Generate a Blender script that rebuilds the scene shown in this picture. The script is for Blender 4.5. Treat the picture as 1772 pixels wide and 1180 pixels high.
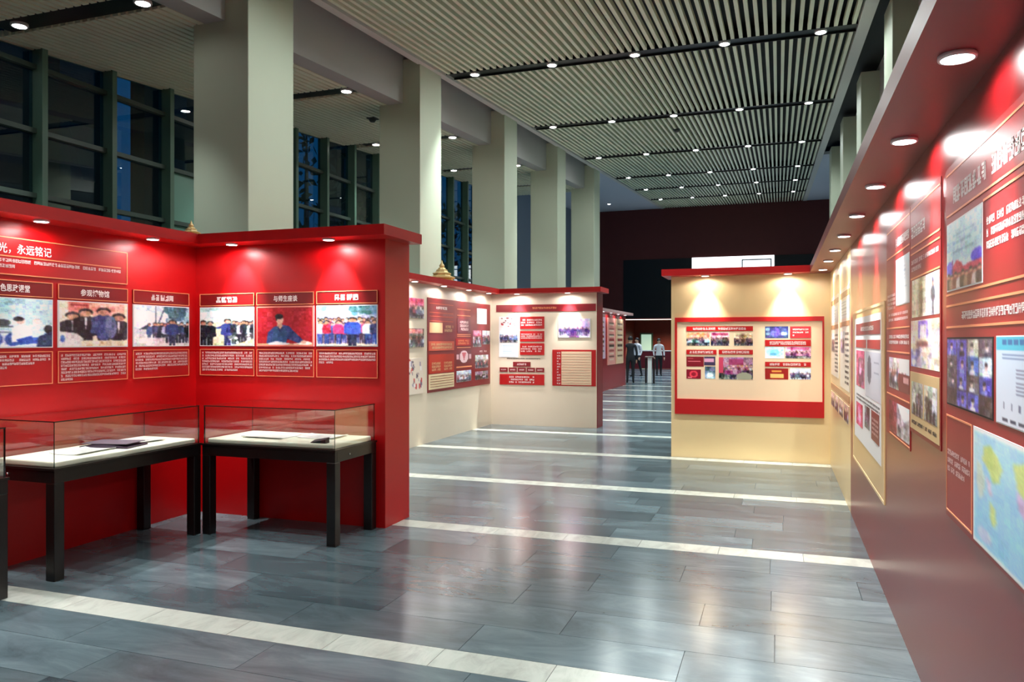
import bpy, math, random
import numpy as np
from mathutils import Vector, Matrix

for _o in list(bpy.data.objects):
    bpy.data.objects.remove(_o)
SC = bpy.context.scene
COL = SC.collection
R = math.radians

# ------------------------------------------------------------------ camera, world, exposure
cam_d = bpy.data.cameras.new('camera')
cam_d.sensor_fit = 'HORIZONTAL'
cam_d.sensor_width = 36.0
cam_d.lens = 36.0 * 1324 / 1772
cam_d.shift_y = -2 / 1772
cam_d.clip_start = 0.05
cam_d.clip_end = 300
cam = bpy.data.objects.new('camera', cam_d)
COL.objects.link(cam)
cam.location = (0, 0, 1.65)
cam.rotation_euler = (R(90), 0, R(19.197))
SC.camera = cam

world = bpy.data.worlds.new('night_sky')
SC.world = world
world.use_nodes = True
_bg = world.node_tree.nodes['Background']
_bg.inputs[0].default_value = (0.003, 0.045, 0.14, 1)
_bg.inputs[1].default_value = 1.0

SC.view_settings.view_transform = 'Standard'
SC.view_settings.look = 'None'
SC.view_settings.gamma = 1.0
SC.view_settings.use_curve_mapping = False
SC.view_settings.exposure = 0.78
SC.cycles.use_denoising = True
SC.cycles.max_bounces = 10
SC.cycles.diffuse_bounces = 5
SC.cycles.glossy_bounces = 4
SC.cycles.transparent_max_bounces = 16
SC.cycles.sample_clamp_indirect = 6

P_HALL = 880.0      # watts of one hall downlight
P_AISLE = 200.0
P_END = 900.0
P_BOOTH = 62.0
C_HALL = (0.91, 1.0, 0.985)
C_BOOTH = (1.0, 0.95, 0.93)
C_WARM = (1.0, 0.94, 0.84)
C_COOL = (0.72, 0.84, 1.0)

def zc(y): return 6.003 + 0.0757 * y      # main slatted ceiling rises towards the far end
def za(y): return 5.25 + 0.0757 * y       # aisle ceilings

# ------------------------------------------------------------------ materials
def s2l(c):
    return tuple(x / 12.92 if x <= 0.04045 else ((x + 0.055) / 1.055) ** 2.4 for x in c)

def srgb(r, g, b): return s2l((r / 255, g / 255, b / 255))

MATS = {}
def mat(name, col, rough=0.5, metal=0.0, spec=0.5, noise=0.0, nscale=6.0, bump=0.0, coat=0.0, stretch=None):
    if name in MATS: return MATS[name]
    m = bpy.data.materials.new(name); m.use_nodes = True
    nt = m.node_tree; b = nt.nodes['Principled BSDF']
    b.inputs['Base Color'].default_value = (*col, 1)
    b.inputs['Roughness'].default_value = rough
    b.inputs['Metallic'].default_value = metal
    b.inputs['Specular IOR Level'].default_value = spec
    b.inputs['Coat Weight'].default_value = coat
    if noise or bump:
        tc = nt.nodes.new('ShaderNodeNewGeometry')
        mp = nt.nodes.new('ShaderNodeMapping')
        if stretch: mp.inputs['Scale'].default_value = stretch
        n = nt.nodes.new('ShaderNodeTexNoise'); n.inputs['Scale'].default_value = nscale
        n.inputs['Detail'].default_value = 5
        nt.links.new(tc.outputs['Position'], mp.inputs[0]); nt.links.new(mp.outputs[0], n.inputs['Vector'])
        if noise:
            mx = nt.nodes.new('ShaderNodeMix'); mx.data_type = 'RGBA'
            mx.inputs[6].default_value = (*[c * (1 - noise) for c in col], 1)
            mx.inputs[7].default_value = (*[min(1, c * (1 + noise)) for c in col], 1)
            nt.links.new(n.outputs[0], mx.inputs[0]); nt.links.new(mx.outputs[2], b.inputs['Base Color'])
        if bump:
            bp = nt.nodes.new('ShaderNodeBump'); bp.inputs['Strength'].default_value = bump
            bp.inputs['Distance'].default_value = 0.01
            nt.links.new(n.outputs[0], bp.inputs['Height']); nt.links.new(bp.outputs[0], b.inputs['Normal'])
    MATS[name] = m
    return m

def emis(name, col, strength):
    if name in MATS: return MATS[name]
    m = bpy.data.materials.new(name); m.use_nodes = True
    b = m.node_tree.nodes['Principled BSDF']
    b.inputs['Base Color'].default_value = (*col, 1)
    b.inputs['Emission Color'].default_value = (*col, 1)
    b.inputs['Emission Strength'].default_value = strength
    MATS[name] = m
    return m

def glass(name, tint, ior=1.45, rough=0.0, boost=1.0):
    m = bpy.data.materials.new(name); m.use_nodes = True
    nt = m.node_tree; nt.nodes.clear()
    out = nt.nodes.new('ShaderNodeOutputMaterial'); mx = nt.nodes.new('ShaderNodeMixShader')
    tr = nt.nodes.new('ShaderNodeBsdfTransparent'); gl = nt.nodes.new('ShaderNodeBsdfGlossy')
    # reflectance of a thin pane, the same from both sides: r0 + (1 - r0) * facing^5
    lw = nt.nodes.new('ShaderNodeLayerWeight'); lw.inputs['Blend'].default_value = 0.5
    pw = nt.nodes.new('ShaderNodeMath'); pw.operation = 'POWER'; pw.inputs[1].default_value = 4.0
    nt.links.new(lw.outputs['Facing'], pw.inputs[0])
    r0 = ((ior - 1) / (ior + 1)) ** 2 * boost
    fr = nt.nodes.new('ShaderNodeMath'); fr.operation = 'MULTIPLY_ADD'; fr.inputs[1].default_value = 1 - r0; fr.inputs[2].default_value = r0
    nt.links.new(pw.outputs[0], fr.inputs[0])
    mul = fr
    tr.inputs[0].default_value = (*tint, 1); gl.inputs[0].default_value = (1, 1, 1, 1)
    gl.inputs['Roughness'].default_value = rough
    nt.links.new(mul.outputs[0], mx.inputs[0])
    nt.links.new(tr.outputs[0], mx.inputs[1]); nt.links.new(gl.outputs[0], mx.inputs[2])
    nt.links.new(mx.outputs[0], out.inputs[0])
    MATS[name] = m
    return m

def mat_stone(name, dark, light, vein, rough, scale, var):
    """polished stone: streaks along X, a tone of its own for every slab"""
    m = bpy.data.materials.new(name); m.use_nodes = True
    nt = m.node_tree; b = nt.nodes['Principled BSDF']; L = nt.links.new
    geo = nt.nodes.new('ShaderNodeNewGeometry'); oi = nt.nodes.new('ShaderNodeObjectInfo')
    add = nt.nodes.new('ShaderNodeMath'); add.operation = 'ADD'
    L(geo.outputs['Random Per Island'], add.inputs[0]); L(oi.outputs['Random'], add.inputs[1])
    fr = nt.nodes.new('ShaderNodeMath'); fr.operation = 'FRACT'; L(add.outputs[0], fr.inputs[0])
    off = nt.nodes.new('ShaderNodeVectorMath'); off.operation = 'SCALE'
    comb = nt.nodes.new('ShaderNodeCombineXYZ')
    for k in range(3): L(fr.outputs[0], comb.inputs[k])
    L(comb.outputs[0], off.inputs[0]); off.inputs['Scale'].default_value = 37.0
    vadd = nt.nodes.new('ShaderNodeVectorMath'); vadd.operation = 'ADD'
    mp = nt.nodes.new('ShaderNodeMapping'); mp.inputs['Scale'].default_value = scale
    L(geo.outputs['Position'], mp.inputs[0]); L(mp.outputs[0], vadd.inputs[0]); L(off.outputs[0], vadd.inputs[1])
    n = nt.nodes.new('ShaderNodeTexNoise'); n.inputs['Scale'].default_value = 1.0; n.inputs['Detail'].default_value = 8
    n.inputs['Roughness'].default_value = 0.65; n.inputs['Distortion'].default_value = 0.8
    L(vadd.outputs[0], n.inputs['Vector'])
    ramp = nt.nodes.new('ShaderNodeValToRGB')
    ramp.color_ramp.elements[0].position = 0.25; ramp.color_ramp.elements[0].color = (*dark, 1)
    ramp.color_ramp.elements[1].position = 0.95; ramp.color_ramp.elements[1].color = (*light, 1)
    e = ramp.color_ramp.elements.new(0.55); e.color = (*vein, 1)
    L(n.outputs[0], ramp.inputs[0])
    hsv = nt.nodes.new('ShaderNodeHueSaturation')
    mr = nt.nodes.new('ShaderNodeMapRange'); mr.inputs['To Min'].default_value = 1 - var; mr.inputs['To Max'].default_value = 1 + var
    L(fr.outputs[0], mr.inputs[0]); L(mr.outputs[0], hsv.inputs['Value']); L(ramp.outputs[0], hsv.inputs['Color'])
    L(hsv.outputs[0], b.inputs['Base Color'])
    rr = nt.nodes.new('ShaderNodeMapRange'); rr.inputs['To Min'].default_value = rough - 0.01; rr.inputs['To Max'].default_value = rough + 0.01
    L(n.outputs[0], rr.inputs[0]); L(rr.outputs[0], b.inputs['Roughness'])
    MATS[name] = m
    return m

def mat_print(name, rough=0.35):
    """a printed surface: its ink colours sit on the mesh"""
    m = bpy.data.materials.new(name); m.use_nodes = True
    nt = m.node_tree; b = nt.nodes['Principled BSDF']
    a = nt.nodes.new('ShaderNodeVertexColor'); a.layer_name = 'ink'
    nt.links.new(a.outputs[0], b.inputs['Base Color']); b.inputs['Roughness'].default_value = rough
    MATS[name] = m
    return m

M_RED = mat('red_paint', srgb(184, 2, 8), 0.38, spec=0.45, noise=0.04, nscale=2.5)
M_RED2 = mat('deep_red_paint', srgb(150, 20, 24), 0.3, noise=0.04, nscale=2.5)
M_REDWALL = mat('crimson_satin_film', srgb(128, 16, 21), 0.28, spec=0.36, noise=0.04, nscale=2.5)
M_CORN = mat('cornice_red', srgb(176, 10, 14), 0.4)
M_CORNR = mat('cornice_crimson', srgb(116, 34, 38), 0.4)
M_BEIGE = mat('cream_paint', srgb(226, 212, 190), 0.45, noise=0.03, nscale=3)
M_BEIGEW = mat('warm_beige_film', srgb(226, 200, 152), 0.3, noise=0.03, nscale=3)
M_PINKBEIGE = mat('pale_board', srgb(228, 200, 168), 0.5)
M_BOARDRED = mat('board_red', srgb(176, 14, 18), 0.4)
M_PLATERED = mat('plate_red', srgb(124, 6, 10), 0.4)
M_TEXTBACK = mat('text_board_red', srgb(150, 20, 24), 0.4)
M_MAROON = mat('maroon_print', srgb(128, 26, 34), 0.4)
M_GOLDLINE = mat('pale_gold_line', srgb(238, 150, 104), 0.4)
M_INK = mat('white_lettering', srgb(250, 236, 232), 0.5)
M_INKPINK = mat('pale_lettering', srgb(246, 212, 210), 0.5)
M_INKDARK = mat('dark_lettering', srgb(70, 58, 60), 0.5)
M_WHITE = mat('white_card', srgb(236, 236, 236), 0.5)
M_COLUMN = mat('column_stone_paint', srgb(194, 204, 182), 0.55, noise=0.03, nscale=1.5)
M_BEAM = mat('beam_plaster', srgb(176, 178, 176), 0.6)
M_SLAT = mat('ceiling_slat_cream', srgb(232, 236, 210), 0.5)
M_BLACK = mat('matt_black', srgb(10, 11, 11), 0.6)
M_TRACK = mat('track_black', srgb(12, 16, 16), 0.35)
M_CEILTRIM = mat('ceiling_trim_paint', srgb(206, 206, 200), 0.5)
M_PLAINCEIL = mat('plain_ceiling_paint', srgb(196, 204, 216), 0.6)
M_RIM = mat('lamp_rim', srgb(235, 235, 235), 0.4)
M_LENS = emis('lamp_lens', (1.0, 0.99, 0.97), 28.0)
M_LENSB = emis('booth_lamp_lens', (1.0, 0.97, 0.96), 16.0)
M_MULL = mat('window_frame_green_grey', srgb(92, 124, 106), 0.4)
M_MULLD = mat('window_transom_dark', srgb(64, 80, 72), 0.4)
M_PANE = glass('night_window_glass', (0.55, 0.66, 0.64), 1.55, 0.0, 1.3)
M_FROST = mat('bounce_lit_frosted_pane', srgb(120, 166, 150), 0.25)  # greenish bounced light on the pane is put into its colour
M_VITRINE = glass('case_glass', (0.955, 0.975, 0.962), 1.45, 0.0, 2.0)
M_GEDGE = mat('glass_edge', srgb(30, 44, 38), 0.15)
M_CASE = mat('black_lacquer', srgb(20, 15, 14), 0.28, noise=0.1, nscale=8)
M_DECK = mat('case_cloth_cream', srgb(238, 240, 222), 0.7)
M_STEEL = mat('steel', srgb(190, 190, 190), 0.25, metal=1.0)
M_GOLD = mat('gilt', srgb(240, 212, 150), 0.35, metal=0.3)
M_FARRED = mat('dark_red_wood', srgb(96, 34, 34), 0.55, noise=0.15, nscale=2)
M_NAVY = mat('switched_off_screen', srgb(12, 20, 28), 0.3)
M_WOODRED = mat('recess_red_wood', srgb(126, 44, 28), 0.45, noise=0.15, nscale=3)
M_GREYWALL = mat('grey_plaster', srgb(140, 150, 146), 0.7)
M_BLUEWALL = mat('blue_grey_plaster', srgb(120, 136, 152), 0.7)
M_GROUT = mat('floor_grout', srgb(66, 72, 74), 0.6)
M_STONE = mat_stone('grey_marble', srgb(56, 70, 76), srgb(118, 136, 142), srgb(84, 100, 106), 0.19, (1.4, 4.2, 1.0), 0.28)
M_MARBLE = mat_stone('white_marble', srgb(152, 158, 150), srgb(198, 204, 197), srgb(185, 191, 182), 0.22, (7.0, 3.0, 1.0), 0.07)
M_PRINT = mat_print('printed_ink', 0.38)
M_NIGHT = mat('night_facade', srgb(18, 24, 28), 0.8)
M_LEAF = mat('night_leaf', srgb(70, 96, 84), 0.6)
M_BARK = mat('night_bark', srgb(40, 38, 34), 0.8)

# ------------------------------------------------------------------ mesh helpers
def link(o, parent=None):
    COL.objects.link(o)
    if parent is not None: o.parent = parent
    return o

def tag(o, label=None, cat=None, group=None, kind=None):
    if label: o['label'] = label
    if cat: o['category'] = cat
    if group: o['group'] = group
    if kind: o['kind'] = kind
    return o

def empty(name, loc=(0, 0, 0)):
    o = bpy.data.objects.new(name, None); o.empty_display_size = 0.1
    link(o); o.location = loc
    return o

BOXF = [(0, 3, 2, 1), (4, 5, 6, 7), (0, 1, 5, 4), (1, 2, 6, 5), (2, 3, 7, 6), (3, 0, 4, 7)]

class MB:
    def __init__(s): s.v = []; s.f = []; s.mi = []; s.smooth = False
    def box(s, x0, x1, y0, y1, z0, z1, mi=0):
        x0, x1 = min(x0, x1), max(x0, x1); y0, y1 = min(y0, y1), max(y0, y1); z0, z1 = min(z0, z1), max(z0, z1)
        n = len(s.v)
        s.v += [(x0, y0, z0), (x1, y0, z0), (x1, y1, z0), (x0, y1, z0), (x0, y0, z1), (x1, y0, z1), (x1, y1, z1), (x0, y1, z1)]
        s.f += [tuple(n + i for i in q) for q in BOXF]; s.mi += [mi] * 6
        return s
    def hexa(s, pts, mi=0):
        n = len(s.v); s.v += [tuple(p) for p in pts]
        s.f += [tuple(n + i for i in q) for q in BOXF]; s.mi += [mi] * 6
        return s
    def quad(s, a, b, c, d, mi=0):
        n = len(s.v); s.v += [tuple(a), tuple(b), tuple(c), tuple(d)]; s.f.append((n, n + 1, n + 2, n + 3)); s.mi.append(mi)
        return s
    def lathe(s, prof, seg=20, c=(0, 0, 0), mi=0, cap=True):
        n = len(s.v)
        for r, z in prof:
            for k in range(seg):
                a = 2 * math.pi * k / seg
                s.v.append((c[0] + r * math.cos(a), c[1] + r * math.sin(a), c[2] + z))
        for i in range(len(prof) - 1):
            for k in range(seg):
                k2 = (k + 1) % seg
                s.f.append((n + i * seg + k, n + i * seg + k2, n + (i + 1) * seg + k2, n + (i + 1) * seg + k)); s.mi.append(mi)
        if cap:
            s.f.append(tuple(n + k for k in range(seg))[::-1]); s.mi.append(mi)
            m = n + (len(prof) - 1) * seg
            s.f.append(tuple(m + k for k in range(seg))); s.mi.append(mi)
        return s
    def mesh(s, name, mats):
        me = bpy.data.meshes.new(name); me.from_pydata(s.v, [], s.f)
        for m in (mats if isinstance(mats, (list, tuple)) else [mats]): me.materials.append(m)
        if any(s.mi): me.polygons.foreach_set('material_index', s.mi)
        if s.smooth: me.polygons.foreach_set('use_smooth', [True] * len(me.polygons))
        me.update()
        return me
    def build(s, name, mats, parent=None):
        return link(bpy.data.objects.new(name, s.mesh(name, mats)), parent)

def box(name, x0, x1, y0, y1, z0, z1, m, parent=None):
    return MB().box(x0, x1, y0, y1, z0, z1).build(name, m, parent)

def bevel(o, w=0.004, seg=2):
    md = o.modifiers.new('edge', 'BEVEL'); md.width = w; md.segments = seg; md.limit_method = 'ANGLE'
    return o

def struct(o, label=None):
    o['kind'] = 'structure'
    if label: o['label'] = label
    return o

def lamp(name, loc, watts, col, size=R(120), blend=0.7, radius=0.05, parent=None, tilt=(0, 0, 0)):
    d = bpy.data.lights.new(name, 'SPOT'); d.energy = watts; d.color = col
    d.spot_size = size; d.spot_blend = blend; d.shadow_soft_size = radius
    o = bpy.data.objects.new(name, d); link(o, parent); o.location = loc; o.rotation_euler = tilt
    return o

# a wall frame maps (a, z, depth) to space; a runs so that aL is the viewer's left edge
class Wall:
    def __init__(s, kind, pos): s.k = kind; s.p = pos
    def P(s, a, z, d):
        if s.k == 'L': return (s.p + d, a, z)
        if s.k == 'R': return (s.p - d * .45, a, z)
        return (a, s.p - d, z)

def wbox(mb, w, aL, aR, z0, z1, d0, d1, mi=0):
    p, q = w.P(aL, z0, d0), w.P(aR, z1, d1)
    mb.box(p[0], q[0], p[1], q[1], p[2], q[2], mi)
    return mb

def plate(name, w, r, d0, d1, m, parent=None):
    return wbox(MB(), w, r[0], r[1], r[2], r[3], d0, d1).build(name, m, parent)

def border(name, w, r, t, d0, d1, m, parent=None):
    aL, aR, z0, z1 = r; s = 1 if aR > aL else -1
    mb = MB()
    wbox(mb, w, aL, aR, z0, z0 + t, d0, d1); wbox(mb, w, aL, aR, z1 - t, z1, d0, d1)
    wbox(mb, w, aL, aL + s * t, z0 + t, z1 - t, d0, d1); wbox(mb, w, aR - s * t, aR, z0 + t, z1 - t, d0, d1)
    return mb.build(name, m, parent)

def glyph_lines(name, w, r, lines, d, m, parent=None, seed=0, fill=None, strokes=True, lead=0.72, gap=0.1):
    """rows of small printed characters, each a few strokes"""
    rnd = random.Random(seed)
    aL, aR, z0, z1 = r; s = 1 if aR > aL else -1
    h = (z1 - z0) / lines; g = h * lead
    mb = MB(); W = abs(aR - aL)
    n = max(2, int(W / (g * 1.02)))
    gw = W / n
    def q(x0, x1, y0, y1):
        mb.quad(w.P(aL + s * x0, y0, d), w.P(aL + s * x1, y0, d), w.P(aL + s * x1, y1, d), w.P(aL + s * x0, y1, d))
    for i in range(lines):
        top = z1 - i * h - (h - g) / 2
        cnt = n
        if fill and i < len(fill): cnt = int(round(n * fill[i]))
        for k in range(cnt):
            if rnd.random() < gap: continue
            x = k * gw + gw * 0.06; ww = gw * 0.86
            if not strokes:
                q(x, x + ww, top - g * rnd.uniform(0.85, 1), top - g * rnd.uniform(0, 0.12)); continue
            t = g * 0.155
            for yy in rnd.sample((0.0, 0.22, 0.44, 0.66, 0.87), rnd.choice((3, 4, 4))):
                a0 = x + ww * rnd.choice((0, 0, 0.2)); a1 = x + ww * rnd.choice((1, 1, 0.8))
                q(a0, a1, top - g * yy - t, top - g * yy)
            for xx in rnd.sample((0.02, 0.28, 0.58, 0.85), rnd.choice((2, 2, 3))):
                q(x + ww * xx, x + ww * xx + t, top - g, top)
    o = mb.build(name, m, parent); o['kind'] = 'stuff'
    return o

def words(name, txt, w, r, d, m, parent=None, bold=0.02):
    """real characters, one object each, set side by side into the rectangle"""
    aL, aR, z0, z1 = r; n = len(txt)
    for i, ch in enumerate(txt):
        cu = bpy.data.curves.new('lettering', 'FONT'); cu.body = ch; cu.size = 1.0; cu.offset = bold; cu.resolution_u = 2
        o = bpy.data.objects.new('lettering', cu); COL.objects.link(o)
        me0 = bpy.data.meshes.new_from_object(o.evaluated_get(bpy.context.evaluated_depsgraph_get()))
        vs = [v.co.copy() for v in me0.vertices]; fs = [tuple(p.vertices) for p in me0.polygons]
        bpy.data.objects.remove(o); bpy.data.curves.remove(cu); bpy.data.meshes.remove(me0)
        if not vs: continue
        cell = (aR - aL) / n
        pts = [w.P(aL + cell * (i + v.x * .98), z0 + (z1 - z0) * (v.y + .1), d) for v in vs]
        me = bpy.data.meshes.new(name); me.from_pydata(pts, [], fs); me.materials.append(m)
        k = link(bpy.data.objects.new(name, me), parent); k['kind'] = 'stuff'

# ------------------------------------------------------------------ printed pictures (drawn with shapes)
class Pic:
    def __init__(s, w, h, bg=(200, 200, 200), seed=0):
        s.w, s.h = w, h; s.a = np.zeros((h, w, 3)); s.a[:] = np.array(bg) / 255.0
        s.rs = np.random.RandomState(seed); s.rnd = random.Random(seed)
        s.X, s.Y = np.meshgrid((np.arange(w) + .5) / w, (np.arange(h) + .5) / h)
    def put(s, mask, c, al=1.0):
        c = np.array(c) / 255.0; s.a[mask] = s.a[mask] * (1 - al) + c * al; return s
    def rect(s, x0, y0, x1, y1, c, al=1.0): return s.put((s.X >= x0) & (s.X < x1) & (s.Y >= y0) & (s.Y < y1), c, al)
    def ell(s, cx, cy, rx, ry, c, al=1.0): return s.put(((s.X - cx) / rx) ** 2 + ((s.Y - cy) / ry) ** 2 < 1, c, al)
    def poly(s, pts, c, al=1.0):
        ins = np.zeros_like(s.X, bool); j = len(pts) - 1
        for i in range(len(pts)):
            xi, yi = pts[i]; xj, yj = pts[j]
            if abs(yj - yi) > 1e-9:
                cr = ((yi > s.Y) != (yj > s.Y)) & (s.X < (xj - xi) * (s.Y - yi) / (yj - yi) + xi)
                ins ^= cr
            j = i
        return s.put(ins, c, al)
    def grad(s, c0, c1, y0=0.0, y1=1.0):
        t = np.clip((s.Y - y0) / (y1 - y0), 0, 1)[..., None]
        m = ((s.Y >= y0) & (s.Y < y1))
        g = np.array(c0) / 255. * (1 - t) + np.array(c1) / 255. * t
        s.a[m] = g[m]; return s
    def noise(s, amp):
        b = s.a.copy()
        for ax in (0, 1): b = (np.roll(b, 1, ax) + np.roll(b, -1, ax) + 2 * b) / 4
        b[0], b[-1], b[:, 0], b[:, -1] = s.a[0], s.a[-1], s.a[:, 0], s.a[:, -1]
        for sc, k in ((1, 1.0), (4, 1.3), (9, 1.2)):
            g = s.rs.randn(s.h // sc + 2, s.w // sc + 2, 3) * (.35, .35, .35) + s.rs.randn(s.h // sc + 2, s.w // sc + 2, 1)
            b = b + np.kron(g, np.ones((sc, sc, 1)))[:s.h, :s.w] * amp * k
        s.a = np.clip(b * np.array((1.08, 1.1, 1.15)) + .03, 0, 1); return s
    def blobs(s, n, x0, y0, x1, y1, r, cols, asp=1.0):
        for _ in range(n):
            rr = r * s.rnd.uniform(.5, 1.2)
            s.ell(s.rnd.uniform(x0, x1), s.rnd.uniform(y0, y1), rr, rr * asp, s.rnd.choice(cols))
        return s
    def person(s, x, head, foot, top, leg, skin=(190, 136, 106), hair=(24, 20, 22), wide=1.0, asp=None):
        asp = asp or s.h / s.w
        H = foot - head; hw = 0.062 * H * asp * 1.15 * wide; k = asp
        sh = 0.125 * H * k * wide
        s.poly([(x - sh * .55, head + .5 * H), (x + sh * .55, head + .5 * H), (x + sh * .5, foot), (x + .01, foot), (x, head + .62 * H), (x - .01, foot), (x - sh * .5, foot)], leg)
        s.poly([(x - sh, head + .2 * H), (x - sh * .4, head + .145 * H), (x + sh * .4, head + .145 * H), (x + sh, head + .2 * H), (x + sh * 1.1, head + .52 * H), (x + sh * .6, head + .55 * H), (x - sh * .6, head + .55 * H), (x - sh * 1.1, head + .52 * H)], top)
        s.ell(x, head + .062 * H, hw * 1.06, .076 * H, hair)
        s.ell(x, head + .094 * H, hw * .86, .062 * H, skin)
        return s

def pic_obj(name, w, r, d, pic, parent=None, m=None):
    """the picture as a printed sheet: a fine grid of vertices that carries the ink"""
    aL, aR, z0, z1 = r; W, H = pic.w, pic.h
    xs = np.linspace(aL, aR, W); zs = np.linspace(z1, z0, H)
    vs = []
    for z in zs:
        for x in xs: vs.append(w.P(float(x), float(z), d))
    fs = []
    for j in range(H - 1):
        for i in range(W - 1):
            k = j * W + i; fs.append((k, k + W, k + W + 1, k + 1))
    me = bpy.data.meshes.new(name); me.from_pydata(vs, [], fs); me.materials.append(m or M_PRINT)
    at = me.color_attributes.new('ink', 'FLOAT_COLOR', 'POINT')
    a = np.clip(pic.a.reshape(-1, 3), 0, 1)
    lin = np.where(a <= .04045, a / 12.92, ((a + .055) / 1.055) ** 2.4)
    at.data.foreach_set('color', np.concatenate([lin, np.ones((len(lin), 1))], 1).astype(np.float32).ravel())
    me.update()
    return link(bpy.data.objects.new(name, me), parent)

# picture subjects
def pic_classroom(n=96, m=84):
    p = Pic(n, m, (170, 206, 214), 1); p.grad((150, 200, 212), (222, 236, 240), 0, .62)
    p.ell(.78, .25, .3, .3, (206, 228, 232), .6); p.ell(.47, .1, .05, .05, (140, 180, 190))
    p.rect(0, .66, 1, 1, (205, 215, 228)); p.rect(0, .68, .55, .71, (120, 130, 140))
    p.ell(.4, .5, .09, .07, (56, 60, 62)); p.rect(.3, .56, .52, .6, (90, 100, 104))
    for x, c in ((.08, (44, 60, 96)), (.3, (60, 84, 150)), (.52, (40, 70, 140))): p.ell(x, .84, .1, .14, c)
    p.poly([(.5, .62), (.62, .52), (.72, .58), (.76, .86), (.5, .9)], (238, 240, 244)); p.ell(.6, .46, .055, .07, (206, 170, 150)); p.ell(.58, .42, .065, .05, (30, 28, 32))
    p.poly([(.55, .84), (.9, .7), (.96, .9), (.6, .95)], (44, 78, 168)); p.ell(.8, .46, .05, .06, (220, 196, 180)); p.poly([(.72, .56), (.88, .5), (.9, .8), (.74, .8)], (210, 226, 236))
    p.ell(.95, .62, .06, .09, (30, 30, 36)); p.poly([(.82, .78), (1, .66), (1, 1), (.8, 1)], (36, 50, 84))
    return p.noise(.03)
def pic_suits(n=96, m=64):
    p = Pic(n, m, (238, 218, 184), 2); p.rect(.13, 0, .42, .34, (206, 110, 92)); p.rect(.16, .04, .4, .1, (150, 40, 36)); p.rect(.42, 0, .95, .3, (232, 176, 150)); p.rect(.45, .1, .8, .2, (206, 130, 110))
    p.rect(0, 0, .1, .7, (244, 232, 200))
    for x, h, c in ((.19, .24, (30, 30, 36)), (.37, .16, (20, 20, 26)), (.86, .24, (34, 36, 44)), (.63, .12, (50, 64, 110))):
        p.person(x, h, h + 1.1, c, (22, 22, 28), wide=1.9)
        if c[2] < 60: p.poly([(x - .02, h + .18), (x + .02, h + .18), (x + .005, h + .45), (x - .005, h + .45)], (236, 232, 226))
    p.ell(.63, .62, .11, .26, (44, 60, 112)); p.ell(.74, .55, .09, .26, (96, 108, 140))
    p.rect(0, .86, 1, 1, (238, 222, 186)); p.poly([(0, .66), (.24, .7), (.34, .82), (.3, .98), (0, 1)], (226, 220, 206)); p.ell(.05, .82, .03, .08, (60, 90, 160)); p.blobs(10, .3, .88, .95, .98, .05, [(244, 228, 190), (226, 200, 150), (240, 214, 190)], .6)
    return p.noise(.03)
def pic_outdoor(n=90, m=68):
    p = Pic(n, m, (206, 226, 236), 3); p.grad((196, 220, 232), (236, 240, 238), 0, .55); p.rect(0, .56, 1, 1, (214, 212, 206)); p.poly([(0, .1), (.4, .2), (.42, .5), (0, .46)], (238, 244, 246))
    p.rect(.37, 0, .385, .6, (70, 80, 96)); p.poly([(.53, .02), (.56, .02), (.42, .5), (.4, .5)], (50, 66, 90)); p.blobs(34, .6, .05, 1, .4, .09, [(50, 92, 112), (90, 130, 140), (40, 70, 90), (150, 180, 190)], 1.2)
    for k in range(11): x = .36 + k * .062; p.person(x, .42 + .03 * math.sin(k * 3), .92, [(34, 44, 70), (60, 70, 100), (26, 28, 40), (180, 186, 200)][k % 4], (24, 28, 44), wide=1.3)
    p.person(.68, .34, 1.02, (36, 50, 104), (30, 36, 66), wide=1.7); p.person(.26, .44, .96, (60, 84, 130), (70, 86, 120)); p.poly([(.08, .6), (.24, .46), (.24, .58)], (44, 54, 70)); p.rect(.1, .8, .56, 1, (240, 230, 222), .8)
    return p.noise(.035)
def pic_hallvisit(n=90, m=68):
    p = Pic(n, m, (170, 196, 186), 4); p.grad((150, 180, 172), (214, 226, 214), 0, .38); p.poly([(.0, .12), (1, .0), (1, .06), (0, .3)], (226, 236, 230)); p.rect(.22, .38, .5, 1, (214, 210, 164)); p.rect(.5, .38, 1, .7, (106, 122, 120))
    for x, h in ((.06, .34), (.19, .36)): p.person(x, h, 1.12, (22, 24, 34), (20, 20, 28), wide=1.5)
    p.person(.52, .3, 1.08, (40, 48, 112), (36, 40, 84), wide=1.6); p.poly([(.3, .52), (.48, .46), (.48, .54), (.31, .56)], (40, 48, 112))
    for k in range(7): p.person(.64 + k * .06, .34 + .02 * (k % 3), .95, [(26, 30, 44), (40, 48, 60), (200, 206, 206)][k % 3], (24, 26, 36), wide=1.2)
    p.blobs(16, .56, .72, .98, .92, .04, [(230, 232, 226), (206, 208, 204), (90, 92, 100)]); p.poly([(.6, 1), (1, .82), (1, 1)], (236, 216, 176))
    return p.noise(.035)
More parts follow.
